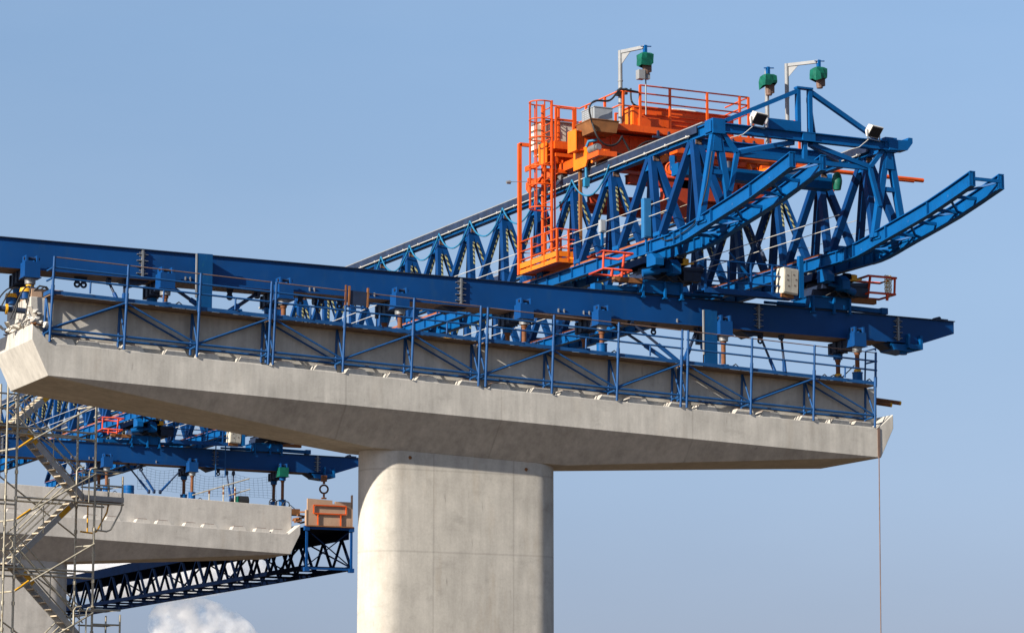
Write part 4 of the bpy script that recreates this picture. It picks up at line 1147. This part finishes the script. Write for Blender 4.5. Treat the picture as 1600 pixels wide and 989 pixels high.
bar_thing((14.6, -1.5, 14.34), (15.6, -1.75, 14.22), 0.07, "shorter rusty bar with yellow end sticking out of the near pier's right end", 'end')
hz = MB()
for k, (x, y, e) in enumerate(((-14.15, -2.2, -14.75), (-14.2, -2.0, -14.6), (-14.1, -2.35, -14.35), (-14.3, -1.5, -15.0), (-14.35, -1.3, -15.2))):
    pts = []
    for t in range(11):
        u = t / 10
        pts.append((x + (e - x) * u, y - 0.1 * u, 15.95 + 0.14 * math.sin(math.pi * u) * (1 - u) - 1.0 * u ** 1.6 + 0.02 * k))
    solo("jack_hose", MB().tube([(a + 14.2, b + 2.2, c - 15.5) for a, b, c in pts], 0.022, 6), 'black', "black hydraulic hose draped over the bright end of the near pier", "hose", (-14.2, -2.2, 15.5), group="hoses over the near pier's end")
hz = MB()
hz.tube([(0.1, 0.0, 0.28), (0.3, -0.1, 0.48), (0.5, -0.1, 0.46), (0.72, -0.1, 0.2)], 0.03, 6)
solo("jack_hose", hz, 'black', "arched black hose beside the packing timber on the near pier's bright end", "hose", (-14.2, -2.2, 15.5))
for loc, lab in (((-14.22, -1.98, 15.72), "yellow jack cap on the packing timber at the near pier's left end, front one"),
                 ((-14.35, -0.95, 15.70), "yellow jack cap on the near pier's left end, rear one")):
    c = thing("capped_jack", lab, "cap", loc)
    part("cap", MB().cyl((0, 0, 0.1), (0, 0, 0.22), 0.19, 0.16), 'yellow', c)
    part("base", MB().cyl((0, 0, -0.1), (0, 0, 0.098), 0.16), 'beam', c)
solo("hanging_cable", MB().tube([(0, 0, 0), (-0.05, 0.02, -6), (-0.1, 0, -12.2)], 0.02, 6), 'brown', "thin dark cable hanging from the right end of the near pier to the ground", "cable", (14.28, -3.06, 12.3))
# hoses and clutter on the right end of the pier top
hr = MB()
for x0, x1 in ((12.6, 13.1), (12.9, 13.5), (13.2, 13.7)):
    solo("jack_hose", MB().tube([(x0 - 13, 0, 0), (x0 - 12.9, 0.05, 0.22), ((x0 + x1) / 2 - 13, 0, 0.33), (x1 - 13.1, 0, 0.2), (x1 - 13, 0, 0.0)], 0.022, 6), 'black',
         "arched black hose in the coil beside the yellow-ringed jack on the near pier", "hose", (13.0, -2.1, zf(13, 15.17)), group="coiled hoses by the yellow-ringed jack")
hr.tube([(0.2, 0.1, 0.05), (0.6, 0.1, 0.3), (1.2, 0.3, 0.75)], 0.018, 6)
solo("jack_hose", hr, 'black', "thin black hose rising from the coil towards the yellow-ringed jack", "hose", (13.0, -2.1, zf(13, 15.17)))
for k in range(14):
    solo("timber_pack", MB().box(0, 0.14, 0, 0.3, 0, 0.03 + 0.03 * (k % 3)), 'board', "small timber pack in the row along the near pier's wall top, by the coiled hoses", "timber",
         (10.6 + 0.26 * k, -2.27, zf(10.6 + 0.26 * k, 15.166)), (0, RY, 0), "small timber packs on the wall top")

# ------------------------------------------------------------------ far pier: ladder, net, barrel, poles, hook, precast panel
ld = thing("vertical_ladder", "blue vertical ladder hung on the far girder right of the far jacks", "ladder", (11.53, 52.2, 16.68))
for x in (0, 0.5):
    part("stile", MB().bar((x, 0, 0), (x, 0, 1.75), 0.045, 0.045), 'walk', ld)
for k in range(5):
    part("rung", MB().tube([(0, 0, 0.02 + k * 0.42), (0.5, 0, 0.02 + k * 0.42)], 0.02, 6), 'walk', ld)
net = MB()
def npnt(a, b):
    x = 0 + 7.2 * a
    sag = 0.18 * math.sin(math.pi * 3 * a) ** 2
    return (x, 0.25 * math.sin(5 * a) * (1 - b), -0.06 * x * 0.55 + (1 - sag) * 1.15 * b + 0.05 * math.sin(9 * a))
for i in range(32):
    net.tube([npnt(i / 31, q / 6) for q in range(7)], 0.0055, 3, False)
for q in range(9):
    net.tube([npnt(i / 31, q / 8) for i in range(32)], 0.0055, 3, False)
solo("safety_net", net, 'net', "thin green safety net hanging below the far girder on the far pier", "net", (8.0, 53.6, 16.05))
ba = thing("steel_barrel", "blue barrel standing on the far pier between tie struts and scaffold", "barrel", (6.6, 50.7, zf(6.78, 15.64)))
part("body", MB().cyl((0, 0, 0), (0, 0, 0.5), 0.25, n=20), 'blue', ba)
part("rib", MB().torus((0, 0, 0.17), 0.25, 0.015, (0, 0, 1)).torus((0, 0, 0.33), 0.25, 0.015, (0, 0, 1)), 'blue', ba)
for x, h, lab in ((10.97, 0.65, "upright scaffold tube on the far pier, left of the ladder's foot"), (11.7, 1.0, "upright scaffold tube on the far pier under the ladder"), (12.3, 0.95, "upright scaffold tube on the far pier, right of the tie struts")):
    s = thing("scaffold_tube", lab, "tube", (x, 51.5, zf(x + .18, 15.64)))
    part("tube", MB().tube([(0, 0, 0), (0, 0, h)], 0.035), 'galv', s)
    part("coupler", MB().tube([(0, 0, 0.55), (0, 0, 0.66)], 0.055).tube([(0, 0, h * .8), (0, 0, h * .8 + .1)], 0.055), 'rust', s)
for a, b, lab in (((10.1, 51.5, 15.66), (13.05, 51.5, 16.6), "upper slanting scaffold tube on the far pier behind the ladder"), ((12.0, 51.55, 15.72), (13.1, 51.55, 16.08), "lower slanting scaffold tube on the far pier near the green pump")):
    a, b = Vector(a), Vector(b)
    solo("scaffold_tube", MB().tube([(0, 0, 0), b - a], 0.03), 'galv', lab, "tube", a)
gp = thing("pump_unit", "dark green pump unit on the far pier right of the upright tie struts", "pump", (12.75, 51.6, 15.2))
part("body", MB().cyl((-0.25, 0, 0.3), (0.25, 0, 0.3), 0.24), 'black', gp)
part("frame", MB().box(-0.35, 0.35, -0.2, 0.2, 0, 0.08).box(-0.35, -0.3, -0.2, 0.2, 0.08, 0.5), 'green', gp)
cl = thing("hose_reel", "tangle of dark hoses at the far pier's right end by the green jack box", "hose", (14.6, 51.0, 15.14))
part("hose", MB().torus((-0.5, 0, 0.25), 0.2, 0.025, (0, 1, 0)).torus((-0.15, 0.1, 0.22), 0.18, 0.025, (0.3, 1, 0)).torus((0.2, 0, 0.2), 0.16, 0.025, (0, 1, 0.2)), 'black', cl)
part("timber", MB().box(-0.8, 0.85, -0.2, 0.3, -0.3, 0.0), 'timber', cl)

# underslung erection truss with its hung platform
def under_truss():
    X0, X1, Y0, Z0, Z1 = 15.02, 17.36, 48.85, 12.15, 14.05
    L = 50.0
    root = thing("underslung_truss", "dark underslung truss running below the far pier, with lifting platform at its end", "truss girder", (X0, Y0, Z0))
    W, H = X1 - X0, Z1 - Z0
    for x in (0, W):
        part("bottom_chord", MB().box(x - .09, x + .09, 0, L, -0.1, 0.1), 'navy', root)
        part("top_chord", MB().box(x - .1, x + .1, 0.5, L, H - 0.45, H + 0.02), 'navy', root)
    n = 21; dp = L / n
    for i in range(n):
        for x in (0, W):
            y = i * dp
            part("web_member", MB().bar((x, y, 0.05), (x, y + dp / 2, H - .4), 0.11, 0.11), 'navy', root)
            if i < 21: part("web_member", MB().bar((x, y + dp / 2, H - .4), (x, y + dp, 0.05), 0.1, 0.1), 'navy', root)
    for i in range(n + 1):
        y = i * dp + 0.02
        part("floor_strut", MB().box(0.09, W - .09, y - .05, y + .05, -0.05, 0.05), 'navy', root)
    for i in range(0, 10):
        s = 1 if i % 2 else -1
        y = i * dp * 1.5
        part("sway_brace", MB().bar((W / 2 - s * W * .47, y + 0.1, 0.1), (W / 2 + s * W * .47, y + dp, H - .15), 0.07, 0.07), 'navy', root)
    part("upper_deck", MB().box(-0.1, W + 0.1, 0.3, L, H + 0.022, H + 0.06), 'navy', root)
    for x in (0, W):
        part("end_post", MB().box(x - .05, x + .05, -0.08, 0.02, -0.15, H + 0.05), 'beam', root)
        part("end_joint", MB().box(x - .12, x + .12, -0.12, 0.1, H - 0.12, H + 0.1).box(x - .13, x + .13, -0.12, 0.1, -0.2, 0.0), 'beam', root)
    part("end_girder", MB().box(0.1, W - .1, -0.08, 0.06, H - 0.05, H + 0.1).box(0.1, W - .1, -0.04, 0.04, -0.1, 0.0), 'beam', root)
    for a, b in (((0.05, 0, 0.1), (W - .05, 0, H - .1)), ((0.05, 0, H - .1), (W - .05, 0, 0.1))):
        part("end_brace", MB().bar(a, b, 0.05, 0.05), 'navy', root)
    return root
under_truss()
pn = thing("precast_panel", "pale brown precast panel with orange frame standing on the underslung platform", "precast panel", (15.05, 48.82, 14.18))
part("panel", MB().prism([(0, 0), (2.28, 0), (2.3, 1.2), (1.45, 1.2), (1.45, 1.08), (1.3, 1.08), (1.3, 1.25), (0.0, 1.30)], 'y', 0.0, 0.1), 'board', pn)
f = MB()
for a, b in (((.3, .98), (2.0, .98)), ((.3, .58), (2.0, .58)), ((.3, .58), (.3, .98)), ((2.0, .58), (2.0, .98)), ((.52, .02), (.52, .58)), ((1.72, .02), (1.72, .58))):
    f.bar((a[0], -0.06, a[1]), (b[0], -0.06, b[1]), 0.055, 0.055, (0, 1, 0))
part("orange_frame", f, 'orange', pn)
part("edge_timber", MB().box(-0.08, -0.02, -0.02, 0.14, 0, 0.75).box(2.32, 2.37, -0.02, 0.14, -.3, 1.55), 'board', pn)
part("bottom_ledge", MB().box(-0.1, 2.4, -0.12, 0.2, -0.06, -0.004), 'timber', pn)
hk = MB().box(-.12, .12, -.1, .1, -0.05, 0.25).cyl((0, 0, -0.16), (0, 0, -0.05), 0.06).torus((0, 0, -0.42), 0.2, 0.045, (0.25, 1, 0), 20, 6).torus((0, 0, -0.42), 0.2, 0.045, (0.25, 1, 0), 20, 6).cyl((0, 0, -0.85), (0, 0, -0.6), 0.05).box(-.12, .12, -.06, .06, -.9, -.83)
solo("lifting_shackle", hk, 'rust', "rusty shackle ring hanging from the far girder's right end above the precast panel", "shackle", (16.05, 49.2, 16.42))
for k in range(9):
    x, z = random.uniform(-.2, .3), random.uniform(0, .55)
    a = Vector((14.6 + x, 49.4 + random.uniform(-.2, .2), 14.3 + z)); d = Vector((random.uniform(.2, .5), random.uniform(-.2, .3), random.uniform(-.1, .1)))
    solo("timber_scrap", MB().bar((0, 0, 0), d, .1, .08), 'timber', "dark timber scrap in the pile between the far pier's end and the precast panel", "timber", a, group="timber scraps at the far pier's end")

# ------------------------------------------------------------------ scaffold stair tower
def scaffold():
    root = thing("stair_tower", "galvanised scaffold stair tower standing in front of the far pier", "scaffold tower", (-10.25, 12.05, 0), (0, 0, R(15)))
    XA, XC, XD = 0.0, 3.12, 4.25       # pole lines along the tower
    YF, YB = 0.0, 1.15
    TOP = 15.2
    for x, y, t in ((XA, YF, TOP), (XC, YF, TOP - .6), (XA, YB, TOP), (XC, YB, TOP - .7), (-0.85, YF, TOP), (-0.85, YB, TOP), (-0.42, YF - .02, TOP)):
        part("standard", MB().tube([(x, y, 0), (x, y, t)], 0.042), 'galv', root)
        m = MB()
        for k in range(14):
            m.tube([(x, y, 0.6 + k * 0.88), (x, y, 0.72 + k * 0.88)], 0.062)
        part("coupler_set", m, 'galv', root)
    lands_L = [13.72, 8.98, 4.24]
    lands_R = [11.35, 6.60, 1.86]
    def flight(xa, za, xb, zb, y0, y1):
        fl = part("stair_flight", MB().bar((xa, y0, za), (xb, y0, zb), 0.05, 0.20).bar((xa, y1, za), (xb, y1, zb), 0.05, 0.20), 'alu', root)
        n = 11
        for k in range(n):
            t = (k + 0.5) / n
            x, z = xa + (xb - xa) * t, za + (zb - za) * t
            part("tread", MB().box(x - 0.15, x + 0.15, y0 + .03, y1 - .03, z - 0.02, z + 0.025), 'tread', fl)
        for dz in (0.95, 0.55):
            part("handrail", MB().tube([(xa, y0 - .03, za + dz), (xb, y0 - .03, zb + dz)], 0.024, 6).tube([(xa, y1 + .03, za + dz), (xb, y1 + .03, zb + dz)], 0.024, 6), 'galv', fl)
        for t in (0.05, 0.5, 0.95):
            x, z = xa + (xb - xa) * t, za + (zb - za) * t
            part("baluster", MB().tube([(x, y0 - .03, z), (x, y0 - .03, z + .97)], 0.02, 6), 'galv', fl)
        part("worn_mark", MB().bar((xa + (xb - xa) * .1, y0 - .028, za + (zb - za) * .1), (xa + (xb - xa) * .25, y0 - .028, za + (zb - za) * .25), .004, .17), 'yellow', fl)
    ys = [(0.08, 0.55), (0.62, 1.09)]
    flight(0.15, 13.72, 2.78, 11.35, *ys[0])
    flight(2.78, 11.35, 0.15, 8.98, *ys[1])
    flight(0.15, 8.98, 2.78, 6.60, *ys[0])
    flight(2.78, 6.60, 0.15, 4.24, *ys[1])
    flight(0.15, 4.24, 2.78, 1.86, *ys[0])
    flight(1.75, 15.0, 0.2, 13.75, *ys[1])
    for z in lands_L:
        part("landing", MB().box(-1.3, 0.12, 0.0, 1.15, z - 0.05, z), 'ply', root)
        part("landing_frame", MB().tube([(-1.35, 0, z - .09), (XC, 0, z - .09)], 0.036).tube([(-1.35, 1.15, z - .09), (XC, 1.15, z - .09)], 0.036).tube([(-.02, 0, z - .3), (XC, 0, z - .32)], 0.036), 'galv', root)
        for dz in (0.5, 1.0):
            part("guard_rail", MB().tube([(-1.35, 0, z + dz), (0, 0, z + dz)], 0.03), 'galv', root)
    for z in lands_R:
        part("landing", MB().box(2.72, XD + .02, 0.0, 0.9, z - 0.05, z), 'ply', root)
        part("landing_edge", MB().box(2.72, XD + .02, -0.03, 0.0, z - .02, z + .15).box(XD + .02, XD + .05, -.03, 0.9, z - .02, z + .15), 'alu', root)
        part("landing_frame", MB().tube([(0, 0, z - .09), (XD + .05, 0, z - .09)], 0.036).tube([(0, 1.15, z - .09), (XD, 1.15, z - .09)], 0.036), 'galv', root)
        for y in (0, 0.88):
            part("landing_post", MB().tube([(XD, y, z - .1), (XD, y, z + 0.88)], 0.035), 'galv', root)
            part("hanger_bracket", MB().tube([(XD, y, z - .06), (XD - .05, y, z - .3), (XD - .45, y, z - .98), (XD - .62, y, z - 1.05), (XC + .02, y, z - 1.02)], 0.03).tube([(XC + .3, y, z - .1), (XC + .3, y, z - 1.02)], 0.025), 'yellow' if y else 'galv', root)
        for dz in (0.52, 1.02):
            part("guard_rail", MB().tube([(XC, 0, z + dz), (XD, 0, z + dz), (XD, 0.88, z + dz), (XC, 0.88, z + dz)], 0.03), 'galv', root)
        for x in (2.35, 2.85):
            part("gate_post", MB().tube([(x, -.05, z - .1), (x, -.05, z + .95), (x + .08, -.05, z + 1.06), (x + .3, -.05, z + 1.1)], 0.028), 'galv', root)
    for z0 in (1.0, 3.4, 5.75, 8.1, 10.5, 12.9):
        s = int(z0 * 10) % 2
        a, b = (0.0, z0), (XC, z0 + 1.75)
        m = MB().tube([(a[0], -.05, a[1]), (b[0], -.05, b[1])], 0.032)
        part("face_brace", m, 'galv', root)
        part("yellow_end", MB().tube([(0.03, -.05, z0 + .02), (0.55, -.05, z0 + .37)], 0.036), 'yellow', root)
        part("rear_brace", MB().tube([(XC, 1.2, z0 - .3), (0, 1.2, z0 + 1.6)], 0.03), 'galv', root)
        for p, q in (((XC, 0, z0 + 1.7), (XC, 1.15, z0 + 1.7)), ((0, 0, z0), (0, 1.15, z0)), ((-.85, 0, z0 + .5), (0, 0, z0 + .5))):
            part("ledger", MB().tube([p, q], 0.032), 'galv', root)
    return root
scaffold()

# ------------------------------------------------------------------ steam clouds low in the distance
def steam(name, loc, size, dens, label, seed, thr, rot=0.0):
    m = bpy.data.materials.new(name + "_vapour"); m.use_nodes = True
    nt = m.node_tree
    for n in list(nt.nodes): nt.nodes.remove(n)
    L = nt.links.new
    out = nd(nt, "ShaderNodeOutputMaterial"); pv = nd(nt, "ShaderNodeVolumePrincipled")
    pv.inputs["Color"].default_value = (0.97, 0.96, 0.95, 1); pv.inputs["Anisotropy"].default_value = 0.0
    tc = nd(nt, "ShaderNodeTexCoord")
    ln = nd(nt, "ShaderNodeVectorMath", operation='LENGTH')
    L(tc.outputs["Object"], ln.inputs[0])
    mp = nd(nt, "ShaderNodeMapping"); mp.inputs["Location"].default_value = (seed, seed * 2, 0)
    mp.inputs["Scale"].default_value = (size[0] / 8, size[1] / 8, size[2] / 8)
    L(tc.outputs["Object"], mp.inputs[0])
    no = nd(nt, "ShaderNodeTexNoise"); no.inputs["Scale"].default_value = 2.6; no.inputs["Detail"].default_value = 7; no.inputs["Roughness"].default_value = 0.66
    L(mp.outputs[0], no.inputs["Vector"])
    a = nd(nt, "ShaderNodeMath", operation='MULTIPLY_ADD'); L(ln.outputs[0], a.inputs[0]); a.inputs[1].default_value = -0.55
    ng = nd(nt, "ShaderNodeMath", operation='MULTIPLY_ADD'); L(no.outputs[0], ng.inputs[0]); ng.inputs[1].default_value = 2.0; ng.inputs[2].default_value = -0.5; L(ng.outputs[0], a.inputs[2])
    r = nd(nt, "ShaderNodeMapRange"); r.inputs[1].default_value = thr; r.inputs[2].default_value = thr + 0.5; r.inputs[3].default_value = 0; r.inputs[4].default_value = dens
    L(a.outputs[0], r.inputs[0]); L(r.outputs[0], pv.inputs["Density"]); L(pv.outputs[0], out.inputs["Volume"])
    mb = MB()
    n, k = 16, 10
    vs = [(0, 0, -1)] + [(math.cos(2 * math.pi * q / n) * math.cos(-math.pi / 2 + math.pi * i / k), math.sin(2 * math.pi * q / n) * math.cos(-math.pi / 2 + math.pi * i / k), math.sin(-math.pi / 2 + math.pi * i / k)) for i in range(1, k) for q in range(n)] + [(0, 0, 1)]
    fs = [(0, 1 + (q + 1) % n, 1 + q) for q in range(n)]
    for i in range(k - 2):
        fs += [(1 + i * n + q, 1 + i * n + (q + 1) % n, 1 + (i + 1) * n + (q + 1) % n, 1 + (i + 1) * n + q) for q in range(n)]
    e = len(vs) - 1
    fs += [(e, 1 + (k - 2) * n + q, 1 + (k - 2) * n + (q + 1) % n) for q in range(n)]
    mb.add(vs, fs)
    me = mb.mesh(name, [m])
    o = bpy.data.objects.new(name, me); COL.objects.link(o)
    o.location = loc; o.scale = size; o.rotation_euler = (0, rot, R(-25.8)); o['kind'] = 'stuff'; o['label'] = label; o['category'] = 'steam'
    return o
steam("steam_cloud", (116.4, 342.1, 24.0), (9.5, 7.5, 5.8), 0.45, "bright white steam plume low in the sky left of the column", 3.1, 0.14, R(22))
steam("steam_cloud", (107.0, 345.0, 34.6), (20, 10, 5.2), 0.5, "pale wide steam cloud seen through the dark underslung truss", 9.3, 0.08)
SC.cycles.volume_step_rate = 0.3
SC.cycles.volume_bounces = 6
SC.cycles.volume_max_steps = 512
